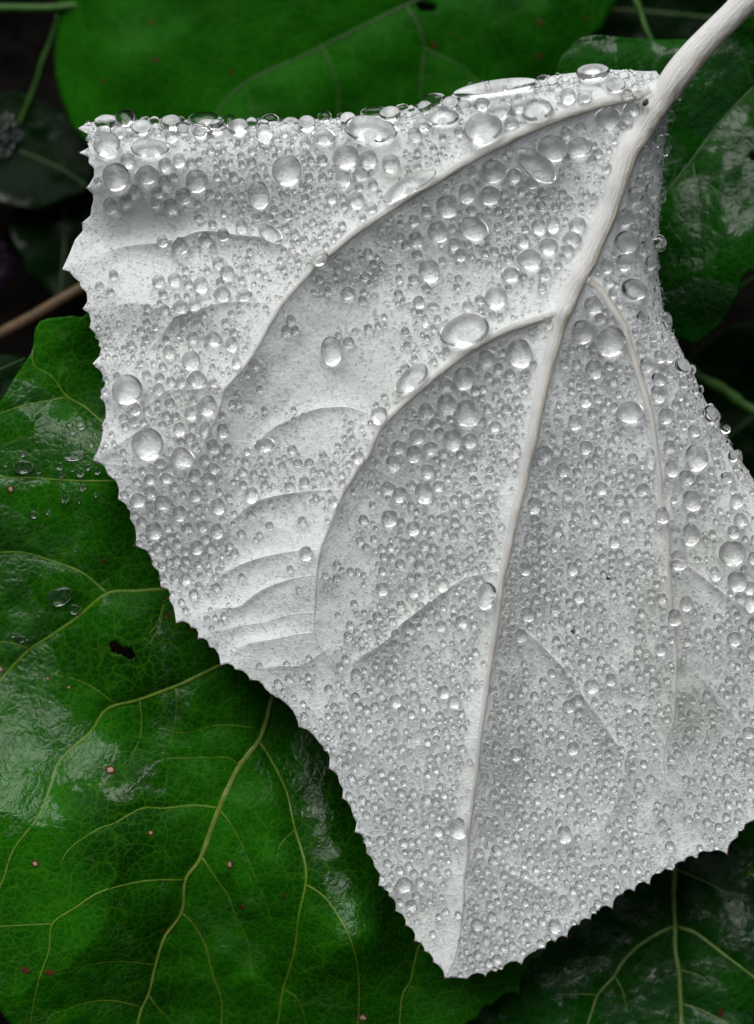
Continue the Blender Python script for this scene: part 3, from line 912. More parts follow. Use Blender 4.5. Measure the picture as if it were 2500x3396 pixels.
deep_leaf('deep shaded leaf behind the pale stalk with one long faint vein', [(1950, -100), (2050, -200), (2500, -160), (2700, 20), (2650, 220), (2300, 300), (2000, 280), (1900, 160)], -950, (0.0, 0.05),
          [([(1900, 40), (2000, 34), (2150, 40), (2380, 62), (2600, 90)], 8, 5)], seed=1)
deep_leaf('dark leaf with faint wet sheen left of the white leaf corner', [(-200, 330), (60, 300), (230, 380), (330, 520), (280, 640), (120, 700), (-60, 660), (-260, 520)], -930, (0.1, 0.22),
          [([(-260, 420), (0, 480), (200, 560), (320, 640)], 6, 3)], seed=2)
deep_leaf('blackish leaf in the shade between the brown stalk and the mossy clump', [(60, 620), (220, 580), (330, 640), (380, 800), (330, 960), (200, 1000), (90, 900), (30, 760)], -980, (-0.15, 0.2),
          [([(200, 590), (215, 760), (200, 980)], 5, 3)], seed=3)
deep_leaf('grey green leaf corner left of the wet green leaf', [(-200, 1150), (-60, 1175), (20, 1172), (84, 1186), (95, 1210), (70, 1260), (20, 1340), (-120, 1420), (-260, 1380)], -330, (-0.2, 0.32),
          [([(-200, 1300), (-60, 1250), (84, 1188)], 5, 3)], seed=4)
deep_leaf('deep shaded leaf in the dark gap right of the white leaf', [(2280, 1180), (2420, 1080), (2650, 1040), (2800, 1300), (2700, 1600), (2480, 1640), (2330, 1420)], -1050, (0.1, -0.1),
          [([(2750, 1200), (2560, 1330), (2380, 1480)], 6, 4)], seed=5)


# stalks
def stalk(label, pts, z0, z1, w0, w1, mat, name='stalk', knobs=0.0):
    p = vline(pts, w0, w1, 20)
    nz = Noise2(77)
    p[:, 2] *= 1 + knobs * nz(p[:, 0] * 1.0, p[:, 1], 40)
    zf = lambda u, v: np.linspace(z0, z1, len(p)) if np.size(u) == len(p) else z0
    o = tube(name, p, zf, mat, None, hf=0.95, n=10)
    return tag(o, label, 'stalk')


stalk('reddish brown stalk running under the white leaf above the wet green leaf', [(-160, 1180), (0, 1108), (110, 1050), (220, 985), (300, 940), (460, 850)], -640, -600, 24, 21, STALK_R)
stalk('green stalk running into the broad blurred leaf', [(-120, 30), (0, 26), (110, 27), (200, 24), (420, 0)], -880, -830, 15, 14, STALK_G)
stalk('thin dull green stem under the corner of the broad blurred leaf', [(195, 50), (170, 130), (140, 200), (120, 270), (60, 420)], -900, -960, 9, 6, STALK_G)
stalk('mossy green stem in the dark gap right of the white leaf', [(2230, 1180), (2320, 1250), (2400, 1292), (2455, 1335), (2520, 1372), (2700, 1470)], -620, -560, 20, 24, STALK_G, knobs=0.25)
stalk('thin faint stem crossing the dark gap beside the rounded leaf', [(2400, 1000), (2460, 950), (2520, 915), (2640, 880)], -700, -650, 8, 9, STALK_G)
stalk('thin upright green blade of grass above the leaf behind the stalk', [(2085, -60), (2108, 0), (2125, 40), (2138, 85), (2162, 135), (2200, 210)], -700, -640, 13, 5, STALK_G, name='grass_blade', knobs=0.3)

# purple flower and mossy clump in the shade on the left
fl = thing('purple_flower', 'dark purple flower in the shade left of the white leaf', 'flower')
for k in range(7):
    a = k * 2 * math.pi / 7 + 0.3
    V, F = [], []
    for i in range(7):
        tt = i / 6
        w = 22 * math.sin(math.pi * min(tt * 0.9 + 0.08, 1)) + 2
        for j in (-1, -0.4, 0.4, 1):
            rr = 12 + 78 * tt
            x = math.cos(a) * rr - math.sin(a) * w * j
            y = math.sin(a) * rr + math.cos(a) * w * j
            V.append((x * S, y * S, (30 * tt * (1 - tt) * 2 + 6 * j * j + 3 * math.sin(9 * tt + k)) * S))
    for i in range(6):
        for j in range(3):
            F.append((i * 4 + j, i * 4 + j + 1, i * 4 + j + 5, i * 4 + j + 4))
    o = mesh_obj('petal', V, F, PURPLE, fl)
    m = o.modifiers.new('thickness', 'SOLIDIFY'); m.thickness = 4 * S
bm = bmesh.new()
bmesh.ops.create_icosphere(bm, subdivisions=2, radius=16 * S)
me = bpy.data.meshes.new('flower_centre'); bm.to_mesh(me); bm.free(); me.materials.append(MOSS)
o = bpy.data.objects.new('flower_centre', me); COL.objects.link(o); o.parent = fl; o.location = (0, 0, 10 * S)
fl.location = Vector(P(-15, 880, -1020)); fl.rotation_euler = (0.3, 0.4, 0.2)

bm = bmesh.new()
bmesh.ops.create_icosphere(bm, subdivisions=4, radius=1.0)
for vv_ in bm.verts:
    n_ = 1 + 0.25 * float(N1(vv_.co.x * 100, vv_.co.y * 100 + vv_.co.z * 60, 40)) + 0.16 * random.uniform(-1, 1)
    vv_.co *= n_
    vv_.co.x *= 62 * S; vv_.co.y *= 78 * S; vv_.co.z *= 50 * S
me = bpy.data.meshes.new('moss_clump'); bm.to_mesh(me); bm.free(); me.materials.append(MOSS)
mc = bpy.data.objects.new('moss_clump', me); COL.objects.link(mc)
mc.location = Vector(P(4, 458, -640))
tag(mc, 'dark crumbly moss clump with glints beside the white leaf corner', 'moss')

# dark specks lying on the white leaf
for lab, u, v, rx, ry in [('dark brown seed speck stuck on the midrib base near the stalk', 2141, 341, 13, 10), ('small dark speck between two side ribs right of the midrib', 1899, 2095, 5, 9),
                          ('tiny grey green speck among small drops on the right half', 2016, 1917, 7, 6)]:
    bm = bmesh.new()
    bmesh.ops.create_icosphere(bm, subdivisions=2, radius=1.0)
    for q in bm.verts:
        q.co *= random.uniform(0.75, 1.15)
        q.co.x *= rx * S; q.co.y *= ry * S; q.co.z *= 6 * S
    me = bpy.data.meshes.new('seed_speck'); bm.to_mesh(me); bm.free(); me.materials.append(SEED if u != 2016 else MOSS)
    o = bpy.data.objects.new('seed_speck', me); COL.objects.link(o)
    o.location = Vector(P(u, v, float(z_white(np.array([u]), np.array([v]))[0]) + (30 if u == 2141 else 1)))
    o.rotation_euler = (0, 0, 0.7)
    tag(o, lab, 'speck')

# ---------------------------------------------------------------- water drops
# (x, y, rx, ry[, turn[, height]]) in half plan units from the corner of each survey tile
TILES = {
 (200, 300): [(325,195,65,45),(435,215,65,55),(570,195,45,35),(730,190,50,35),(305,250,72,45),(290,295,55,32),(735,255,70,55),(680,190,35,30),(540,280,65,45),(625,225,35,30),(965,240,120,65),
  (925,295,55,48),(1035,280,52,48),(1185,280,68,58),(1130,230,45,38),(1270,240,38,35),(1345,240,38,28),(1350,315,55,60),(1400,210,65,45),(1510,195,55,28),(1620,190,30,30),(1640,255,60,50),
  (1430,320,30,28),(1545,305,28,28),(1485,300,25,30),(1625,360,40,35),(325,385,95,85),(595,405,130,65),(385,565,95,92),(575,550,78,68),(455,470,50,50),(400,300,45,32),(735,330,42,40),
  (695,500,47,47),(785,475,42,50),(865,480,33,32),(920,465,25,25),(905,595,78,75,-40),(695,595,45,45),(490,650,42,38),(820,685,55,55),(645,665,38,42),(340,750,50,55),(435,715,42,45),
  (635,730,38,38),(735,755,48,52),(750,570,28,28),(990,680,32,35),(255,595,25,25),(915,745,25,25),(1050,690,22,22),(1320,690,72,90),(1505,540,95,105),(1100,540,25,25),(1090,950,42,42),
  (1205,915,42,45),(1395,965,95,50,-35),(1010,890,28,30),(685,1000,38,40),(800,1015,60,55),(965,970,50,45),(1015,1040,25,28),(825,1075,30,30),(920,840,28,30),(1495,905,28,28),(1510,820,38,35),
  (1560,955,32,35),(1050,1155,38,42),(1110,1220,50,50),(655,1275,40,42),(765,1270,48,45),(850,1285,32,32),(940,1300,50,55),(1060,1275,28,30),(1080,1360,55,50),(1225,1365,55,38),(265,1305,30,35),
  (355,1230,32,32),(335,1340,28,28),(1140,405,160,58,0,.12),(480,200,30,26),(850,195,40,22),(1060,235,30,26),(1210,215,28,20)],
 (1026, 200): [(95,525,78,55),(410,495,185,95,-15),(240,645,87,80),(400,665,62,57),(545,700,62,62),(700,505,48,48),(755,445,62,50),(885,400,110,65),(820,290,95,50),(770,340,48,35),(940,325,55,45),
  (615,325,55,42),(540,395,75,48),(260,430,55,45),(110,395,50,30),(215,390,32,25),(430,370,90,30),(15,385,30,28),(1165,485,132,110),(1265,350,78,60),(1390,320,55,48),(1515,360,105,75),(1340,430,48,40),
  (1040,310,40,30),(995,480,35,32),(1150,310,55,45),(1245,220,275,68,6,.7),(870,640,170,100,15,.12),(670,850,190,68,28,.5),(1200,720,88,85),(1350,755,57,48),(1470,810,47,38),(1500,690,160,85,-35),(1600,575,112,85),
  (1190,885,77,65),(1035,875,58,65),(905,960,75,75),(850,1130,70,70),(1085,1120,105,75,-20),(955,1215,43,42),(225,800,55,62),(345,760,58,42),(85,660,37,37),(90,785,32,38),(150,915,43,38),(315,940,55,55),
  (425,830,33,35),(420,990,38,35),(1075,725,35,35),(1070,990,33,33),(1130,1035,30,27),(770,995,40,35),(755,930,30,25),(685,1055,38,38),(600,1165,30,27),(700,1180,52,50),(635,1220,32,32),(710,1285,35,32),
  (1000,1290,40,40),(1050,1220,27,25),(1420,1205,47,45),(1470,965,30,28),(1535,965,35,35),(1525,1110,53,55),(1620,1095,45,60),(1590,1240,68,57),(1465,1330,87,70),(1325,1315,35,35),(1355,1245,25,25),
  (385,1275,35,35),(240,1350,32,35),(1335,1065,60,48,0,.2),(1250,990,25,25),(1455,885,30,22),(70,1320,65,50,30,.5)],
 (1674, 200): [(585,120,115,65),(740,200,68,43),(795,125,38,30),(950,130,30,28),(320,165,38,35),(405,145,28,20),(425,265,52,48),(535,265,47,35),(365,240,25,22),(270,115,55,20),(90,315,58,42),(680,360,88,75),
  (845,310,57,45),(820,385,38,38),(500,435,37,32),(400,470,43,38),(490,575,90,72),(620,615,33,30),(585,655,28,25),(405,655,33,35),(690,715,37,37),(590,560,25,22),
  (490,1100,60,52),(455,1190,65,48),(425,1265,42,38),(1110,360,30,45),(1065,530,47,65),(990,530,38,45),(960,600,30,35),(1085,615,22,28),
  (1015,640,17,25),(1045,850,40,70),(1065,920,28,28),(940,860,45,55),(870,810,40,40),(835,890,50,60),(890,935,40,65),(775,1030,55,55),(850,1030,32,32),(775,1200,90,75),(840,1120,35,38),(900,1130,25,30),
  (905,1240,50,40),(1060,1205,37,48),(770,1340,57,55),(660,1360,50,45),(940,1340,40,45),(1025,1345,22,35),(1140,210,35,40),(1020,460,20,25),(930,720,25,30),(1070,710,15,25),(500,1010,105,45,-5,.15)],
 (200, 1000): [(1025,245,60,50),(1150,290,42,50),(880,235,42,38),(725,345,42,45),(875,405,63,65),(915,520,67,55),(1180,415,30,45),(1280,405,45,32),(660,505,32,32),(735,525,30,28),(805,535,33,35),(660,585,38,38),
  (460,590,105,100,35,.4),(500,715,45,42),(580,725,28,32),(425,770,35,27),(495,795,33,33),(435,830,27,25),(555,800,25,25),(985,690,65,70),(870,745,42,45),(770,765,33,35),(795,850,40,47),(865,900,38,35),(885,830,30,32),
  (960,850,33,55,-30),(730,675,35,38),(590,950,110,105,20,.45),(815,1035,85,70,0,.45),(665,1070,47,32),(905,960,33,35),(800,925,30,28),(1005,950,45,45),(1070,850,42,45),(1105,965,30,30),(1355,945,65,45),(1540,985,33,38),
  (955,1045,40,35),(1010,1100,45,38),(890,1145,42,45),(980,1165,52,40),(595,1170,42,37),(705,1165,48,35),(510,1190,27,25),(600,1255,42,38),(755,1225,38,32),(520,1310,55,47),(690,1310,55,47),(890,1290,38,40),
  (1040,1355,40,45),(1275,1295,50,55),(1525,1235,35,40),(1620,1195,35,35),(380,490,25,25),(360,940,20,18),(420,995,22,22),(800,40,50,42),(900,35,42,45),(695,50,33,30),(1520,115,32,32),(1490,185,35,35),(1555,185,28,28),(1205,1120,38,28)],
 (1026, 900): [(795,0,72,75),(1335,25,65,50),(1565,20,42,42),(1240,190,75,78),(1050,240,38,38),(1130,190,33,30),(725,205,40,42),(820,225,42,20,-20),(770,335,25,50,0,.3),(1045,420,170,115,20,.35),(140,530,75,95),(190,420,22,20),
  (260,465,37,35),(250,135,50,45),(365,25,42,30),(350,185,28,28),(690,730,125,75,35,.45),(475,970,60,60,45,.4),(1160,560,62,57),(1395,540,88,95),(1010,695,70,80),(890,730,47,45),(1250,640,35,37),(1330,680,35,37),(1185,695,28,30),
  (1095,785,30,37),(1150,775,25,28),(1440,675,32,33),(1440,780,30,32),(905,865,68,70),(1040,940,88,92),(765,910,53,55),(830,1000,38,37),(1235,1025,45,37),(945,1115,65,70),(1065,1120,55,52),(705,1085,53,53),(860,1065,35,32),
  (580,1155,47,47),(685,1200,53,57),(795,1165,50,47),(545,1270,50,52),(780,1320,47,47),(640,640,32,28),(335,1245,37,42),(1310,905,38,33),(1185,905,30,30),(1405,905,30,28),(1320,800,25,25),(1080,1305,35,35),(885,1270,27,30),
  (885,1200,33,28),(1545,115,30,38),(775,105,33,25),(690,45,37,32),(1275,530,23,27),(500,835,22,25),(1600,345,25,35),(855,400,30,30,0,.2),(190,800,110,75,20,.1),(1380,1190,35,50,0,.3)],
 (1674, 900): [(580,215,65,58),(495,390,83,78),(715,455,105,103),(630,305,37,35),(830,125,88,70),(675,70,37,40),(895,305,45,35),(700,155,33,30),(745,215,33,32),(380,605,33,37),(465,605,33,33),(580,645,58,62),(695,620,30,33),
  (720,730,28,32),(525,855,45,47),(610,840,30,30),(840,930,100,72,8),(450,1000,50,52),(575,935,33,33),(620,1025,28,27),(650,900,27,27),(920,625,47,47),(1010,575,37,40),(995,640,27,28),(1005,720,48,40),(1080,680,30,32),
  (1165,745,35,37),(995,820,50,50,-40),(1045,960,55,55),(1155,970,33,32),(1120,880,33,30),(1240,1060,40,40),(1085,1085,33,33),(1075,1160,43,40),(1245,1240,82,88),(1085,1310,47,55),(1190,1365,57,50),(975,1240,35,70,5,.5),
  (850,1235,37,35),(530,1160,47,45),(235,1195,53,52),(375,1310,45,47),(475,1325,30,28),(1335,970,57,57),(1085,310,50,60),(1150,640,50,50),(1195,850,40,35),(1380,890,28,38),(1555,1220,40,65),(1440,1060,40,45),(1475,1090,22,30),
  (1315,775,20,35),(1290,1370,33,30),(885,535,33,32),(880,480,30,28),(1075,580,30,40),(650,690,22,25),(560,1055,30,28),(1490,1240,35,40),(1460,1370,45,35),(1360,1320,27,27),(1260,640,30,40),(1140,830,30,35),(1380,1220,30,35),(1030,1040,28,25)],
 (1674, 1600): [(240,30,37,35),(635,35,50,42),(405,80,32,35),(175,150,48,55),(480,155,35,35),(760,105,38,35),(920,40,43,43),(590,240,30,35),(800,225,38,40),(190,235,33,30),(340,320,35,37),(155,365,43,40),(245,290,32,30),(240,380,30,28),
  (725,390,38,42),(240,440,28,30),(1050,215,45,55),(1220,120,67,68),(1200,5,50,30),(1225,225,32,35),(1210,345,63,72),(1110,315,35,35),(1125,515,63,65),(1510,325,43,45),(1555,250,47,45),(1520,130,42,55),(1495,465,87,90),(1525,655,67,70),
  (1640,500,30,45),(1620,700,40,45),(1580,570,25,25),(1550,770,37,37),(1620,820,50,62),(1380,610,38,48),(120,565,43,43),(440,570,37,45),(815,515,32,35),(900,540,30,30),(485,755,42,42),(185,660,30,30),(120,690,28,30),(245,690,32,32),
  (200,770,30,28),(140,870,47,47),(325,840,35,40),(830,750,25,25),(1185,800,43,50),(1120,890,48,55),(1050,760,35,38),(100,1005,40,45),(520,1055,33,33),(335,1040,28,28),(1340,995,33,33),(1515,1030,50,52),(1640,930,35,40),(1640,1120,40,42),
  (1045,1100,43,43),(885,1105,30,30),(940,1125,28,25),(410,1250,33,33),(700,1300,38,40),(565,1350,50,48),(510,1195,33,30),(1485,1305,33,30),(1530,1360,27,25),(895,995,27,27),(545,940,25,25),(620,820,30,30),(990,1315,33,33),(650,600,23,23),
  (750,290,22,22),(1540,875,22,28),(730,1055,22,22),(675,1225,28,27),(1540,1220,22,25),(400,1175,30,25)],
 (1026, 1600): [(595,75,53,52),(755,70,62,68),(515,25,48,45),(855,20,40,37),(675,10,40,30),(1040,110,38,33),(905,160,30,32),(355,245,33,35),(525,230,58,58),(605,260,28,28),(685,300,48,48),(1145,325,33,33),(760,410,38,33),(680,385,35,28),
  (600,540,35,35),(725,545,37,37),(670,485,35,30),(545,495,28,25),(480,700,47,43),(685,720,40,40),(895,690,45,47),(1200,750,58,90,-8),(1025,770,30,32),(450,885,35,33),(610,810,30,30),(550,860,30,30),(650,945,47,47),(875,950,38,38),
  (1015,915,42,42),(1100,940,28,30),(265,585,25,25),(320,590,23,23),(355,610,20,20),(1105,580,30,27),(1160,545,28,25),(935,500,28,28),(185,875,20,20),(565,1160,27,25),(910,1230,28,27),(890,1370,45,35),(305,1260,35,35),(310,985,23,23),
  (1105,1120,25,28),(1080,1360,25,28),(960,110,30,28),(1195,75,30,28)],
 (380, 1600): [(160,110,60,50),(180,255,35,35),(260,310,58,55),(325,120,65,45),(430,195,50,50),(685,155,48,52),(685,315,45,50),(535,80,40,40),(585,280,38,38),(545,425,45,50),(410,400,30,30),(470,640,35,42),(395,630,33,30),(525,740,32,38),
  (1280,470,43,50),(1170,570,25,25),(1250,250,30,30),(1030,285,28,28),(845,620,22,22),(960,340,22,18),(935,375,18,18),(640,425,35,30),(470,450,30,30),(350,440,30,30),(280,420,35,30),(480,290,40,35),(240,200,28,22),(470,845,22,22),
  (440,790,22,25),(560,540,30,30),(470,510,30,28),(410,505,28,28),(455,555,30,28),(360,520,25,25),(605,365,35,28),(1465,130,35,38),(960,1210,20,18),(1290,1160,22,20)],
 (1000, 2250): [(355,120,32,32),(625,145,43,43),(945,85,42,42),(1015,155,45,45),(1135,60,22,22),(740,20,35,28),(810,290,25,25),(1070,460,30,30),(910,515,27,25),(835,795,37,37),(890,810,30,28),(895,760,30,27),(1055,985,63,70),(970,1000,25,25),
  (680,1085,33,35),(435,1070,32,32),(680,1360,58,55),(790,1345,32,35),(855,1130,33,33),(780,1150,27,27),(730,1080,28,28),(780,1065,25,25),(905,1005,40,37),(930,1150,25,25),(1165,1150,37,33),(1265,1205,38,33),(1240,1070,28,28),(1475,1310,35,30),
  (1410,495,42,45),(1450,335,30,28),(1280,435,32,28),(1350,480,22,22),(745,1285,28,25),(820,1285,27,25),(880,1245,27,27),(560,465,23,22),(485,420,22,22),(455,660,28,23),(475,760,27,25),(595,280,28,25),(390,560,20,20),(1210,440,22,22),
  (1480,570,20,18),(1380,90,28,28),(1470,50,30,28),(580,1380,38,30),(960,1100,20,20),(1030,1130,20,20),(1290,1130,40,35),(1390,780,25,25),(1440,800,25,25),(1360,880,30,30),(250,520,23,20)],
 (1674, 2250): [(420,175,42,43),(495,130,40,37),(445,460,38,45),(390,1030,50,58),(1230,225,30,27),(1035,215,27,27),(1470,655,32,28),(1610,350,42,40),(1090,1105,33,33),(795,1035,25,25),(125,1305,33,33),
  (1090,1250,33,22),(1195,655,22,18),(600,690,22,22),(1010,825,25,20),(1000,875,22,22),(1030,890,23,23),(825,925,22,22),(1155,815,25,25),(490,1240,25,22),(1140,485,27,23),(665,165,22,20),(1095,585,20,20),
  (370,1215,22,20),(285,1300,20,18),(650,1245,25,22),(25,1370,30,28),(275,1380,25,22),(1510,185,22,20)],
 (1200, 2696): [(390,450,30,32),(185,495,32,30),(330,605,37,40),(250,585,25,28),(365,540,30,30),(755,730,42,43),(860,680,33,35),(1275,745,47,48),(1190,715,32,30),(875,530,28,30),(845,600,28,27),(870,475,25,25),(1080,590,25,30),(1150,605,27,25),
  (895,965,35,35),(840,990,30,33),(910,770,27,27),(690,600,25,20),(715,690,27,22),(955,785,22,22),(960,630,22,22),(975,580,23,23),(935,890,27,27),(715,955,25,25),(720,575,25,23),(960,480,28,25),(420,395,27,25),(350,390,25,25),(800,450,22,22),
  (310,665,20,18),(365,715,22,20),(825,765,22,22),(765,870,22,20),(690,910,22,20),(995,800,22,20),(430,625,18,18),(470,800,22,28),(1015,640,22,20),(1055,650,23,20),(820,515,25,22),(680,1010,22,20),(760,1030,18,18)],
}
DR = []
for (x0, y0), lst in TILES.items():
    for d in lst:
        x, y, a, b = d[:4]
        if len(d) > 5 and d[5] <= 0.2:
            continue
        DR.append([x0 + x / 2, y0 + y / 2, a / 2, b / 2, d[4] if len(d) > 4 else 0.0, d[5] if len(d) > 5 else 0.0])
# drop entries surveyed twice
keep = []
for d in sorted(DR, key=lambda q: -q[2] * q[3]):
    if all((d[0] - k[0]) ** 2 + (d[1] - k[1]) ** 2 > (0.55 * min(d[2] + k[2], d[3] + k[3])) ** 2 or k[5] for k in keep):
        keep.append(d)
DR = keep
NBIG = 285


def drop_template(nseg, nring, amax, e2, e3, ph, sag, taper, flat):
    V = [(0.0, -sag, 1.0)]
    for i in range(1, nring + 1):
        a = amax * i / nring
        for k in range(nseg):
            th = 2 * math.pi * k / nseg
            w = 1 + e2 * math.cos(2 * th + ph) + e3 * math.cos(3 * th + ph * 1.7)
            r = math.sin(a) ** (1 / flat) if a <= math.pi / 2 else math.sin(a)
            z = math.cos(a)
            x, y = r * w * math.cos(th), r * w * math.sin(th)
            x *= 1 - taper * max(y, -0.4)
            y -= sag * max(z, 0) * (0.4 + 0.6 * r)
            V.append((x, y, z))
    V.append((0.0, 0.0, math.cos(amax) - 0.12))
    T = []
    for k in range(nseg):
        j = (k + 1) % nseg
        T.append((0, 1 + k, 1 + j))
        for i in range(nring - 1):
            a, b = 1 + i * nseg + k, 1 + i * nseg + j
            T.append((a, a + nseg, b + nseg)); T.append((a, b + nseg, b))
        q = 1 + (nring - 1) * nseg
        T.append((q + k, len(V) - 1, q + j))
    return np.array(V), np.array(T)


SHAPES, CLEAR = [], []
for k in range(10):
    V, T = drop_template(28, 16, math.radians(174), random.uniform(.01, .07), random.uniform(.01, .06), random.uniform(0, 6), random.uniform(.03, .10), random.uniform(0, .14), 1.0)
    me = bpy.data.meshes.new('water_drop')
    me.from_pydata([tuple(p) for p in V], [], [tuple(int(q) for q in f) for f in T])
    me.polygons.foreach_set('use_smooth', [True] * len(me.polygons))
    me.materials.append(WATER_SOFT)
    SHAPES.append(me)
    me2 = me.copy(); me2.materials.clear(); me2.materials.append(WATER)
    CLEAR.append(me2)


def place_drop(d, zf, label, group, shape, name='water_drop'):
    u, v, a, b, ang, hf = d
    r = min(a, b)
    h = r * (hf if hf else 0.90 if r < 22 else 0.84 if r < 36 else 0.76)
    lift = 0.96
    uu, vv = np.array([float(u)]), np.array([float(v)])
    z = float(zf(uu, vv)[0])
    n = Vector(normals(zf, uu, vv, h=max(5.0, 0.6 * r))[0])
    x = Vector((math.cos(math.radians(ang)), math.sin(math.radians(ang)), 0))
    x = (x - n * x.dot(n)).normalized(); y = n.cross(x)
    if n.z < 0.85 and not hf:            # beads standing on a steep rim stay round
        k = min(1 / max(n.z, 0.5), 1.3)
        b *= k if abs(n.y) > abs(n.x) else 1.0
        a *= k if abs(n.x) >= abs(n.y) else 1.0
        h = min(0.85 * min(a, b), 24.0)
    o = bpy.data.objects.new(name, shape)
    COL.objects.link(o)
    c = Vector(P(u, v, z)) + n * (lift * h * S)
    o.matrix_world = Matrix.Translation(c) @ Matrix((x, y, n)).transposed().to_4x4() @ Matrix.Diagonal((a * S, b * S, h * S, 1))
    return tag(o, label, 'water drop', group)


def y_at(pl, x):
    p = pl[np.argsort(pl[:, 0])]
    return np.interp(x, p[:, 0], p[:, 1])


def x_at(pl, y):
    p = pl[np.argsort(pl[:, 1])]
    return np.interp(y, p[:, 1], p[:, 0])


def where(u, v):
    dtop = dist_poly(TOP_P, np.array([u]), np.array([v]), reach=300)[0][0]
    drt = dist_poly(RIGHT_P, np.array([u]), np.array([v]), reach=300)[0][0]
    if dtop < 75:
        return 'rim', 'crowded on the rolled top rim'
    if drt < 80:
        return 'side', 'on the rolled side rim below the stalk'
    if u > x_at(MID, v):
        if v < 930 or u > x_at(TUBES[2], v):
            return 'r2', 'between the long side rib and rolled rim' if v > 930 else 'on the white leaf in the fold below the stalk'
        if v < 1600:
            return 'r1', 'in the wedge between midrib and long side rib'
        return 'r0', 'on the lower blade between midrib and long side rib'
    if u > 600 and v < y_at(TUBES[0], u):
        return 'a', 'on the white leaf between top rim and uppermost rib'
    if u < 740 and v < 1530 and u < x_at(TUBES[0], v):
        return 'a2', 'on the toothed outer blade beyond the uppermost rib'
    if v < 1040 or (u < 1860 and u > 1040 and v < y_at(TUBES[1], u)) or u < 1040 and v < 1600:
        return 'b', 'on the white leaf between the two long curved ribs'
    if u < 1040:
        return 'c2', 'among the curved cross veins near the toothed edge'
    if v < 1900:
        return 'c', 'on the white leaf between lower curved rib and midrib'
    return 'd', 'on the tapering tip half beside the midrib'


DR.sort(key=lambda q: -q[2] * q[3])
UNIQ = {(1648, 310): 'very long water bead lying along the rolled top rim', (1548, 625): None}
names_special = [
    ((1648, 310), 'very long flat water bead lying along the top rim near the stalk'),
    ((1461, 520), 'wide shallow wet patch above the uppermost rib'),
    ((1361, 625), 'long water bead dammed up along the uppermost rib'),
    ((1231, 447), 'wide oval water drop showing a bright wedge, close under the top rim'),
    ((1608, 442), 'big round water drop touching the uppermost rib'),
    ((1548, 1110), 'big smooth water drop dammed up behind the lower curved rib'),
    ((1371, 1265), 'elongated water drop dammed up behind the lower curved rib'),
    ((1776, 545), 'slanted oblong water drop beside two round drops under the uppermost rib'),
    ((2031, 1127), 'biggest water drop in the wedge, touching the long side rib'),
    ((2094, 1365), 'oval water drop leaning against the long side rib'),
    ((430, 1295), 'big soft-edged water drop near the toothed edge, upper of two'),
    ((495, 1475), 'big soft-edged water drop near the toothed edge, lower of two'),
    ((770, 503), 'long shallow wet patch just below the crowded top rim drops'),
    ((1626, 1975), 'teardrop-shaped water drop hanging against the midrib'),
    ((1527, 2742), 'largest water drop touching the midrib in the tip half'),
    ((1020, 1835), 'single round water drop at the end of a curved cross vein'),
    ((2236, 1857), 'round water drop sitting on the fork of the long side rib'),
    ((682, 420), 'widest domed water drop standing on the top rim'),
    ((1966, 260), 'broad domed water drop on the rim beside the stalk'),
]
used = set()
for i, d in enumerate(DR[:NBIG]):
    lab = None
    for j, ((su, sv), s_) in enumerate(names_special):
        if j not in used and abs(d[0] - su) < 7 and abs(d[1] - sv) < 7:
            lab = s_; used.add(j); grp = 'water drops on the white leaf'
    if lab is None:
        key, w = where(d[0], d[1])
        r = math.sqrt(d[2] * d[3])
        size = 'large clear water drop' if r > 33 else 'medium clear water drop' if r > 21 else 'small clear water drop'
        asp = d[2] / d[3]
        form = 'slanted oval' if d[4] and (asp > 1.2 or asp < 0.83) else 'wide oval' if asp > 1.15 else 'upright oval' if asp < 0.9 else 'round'
        lab = size.replace('clear', form) + ' ' + w
        grp = 'water drops ' + w
    rim = where(d[0], d[1])[0] in ('rim', 'side')
    place_drop(d[:5] + [max(d[5], 0.66) if d[5] else 0.0], z_white, lab, grp, (CLEAR if rim and not d[5] else SHAPES)[i % len(SHAPES)])

# ---- the countless small drops
rest = [(d[0], d[1], d[2], d[3]) for d in DR[NBIG:]]
W_POLY = resample(W_OUT, 12, closed=True)
cell = 60
hashg = {}


def hput(u, v, r):
    hashg.setdefault((int(u // cell), int(v // cell)), []).append((u, v, r))


def hfree(u, v, r, k=1.0):
    a, b = int(u // cell), int(v // cell)
    R = 1 if r < 60 else 2
    for i in range(a - 3, a + 4) if False else range(a - 2, a + 3):
        for j in range(b - 2, b + 3):
            for x, y, q in hashg.get((i, j), ()):
                if (x - u) ** 2 + (y - v) ** 2 < (k * (q + r)) ** 2:
                    return False
    return True


for d in DR:
    a, b, ang = d[2], d[3], math.radians(d[4])
    if max(a, b) / min(a, b) > 1.5:
        L_ = max(a, b) - min(a, b)
        ax = ang if a > b else ang + math.pi / 2
        for s_ in np.linspace(-1, 1, 5):
            hput(d[0] + math.cos(ax) * L_ * s_, d[1] - math.sin(ax) * L_ * s_, min(a, b))
    else:
        hput(d[0], d[1], (a + b) / 2)


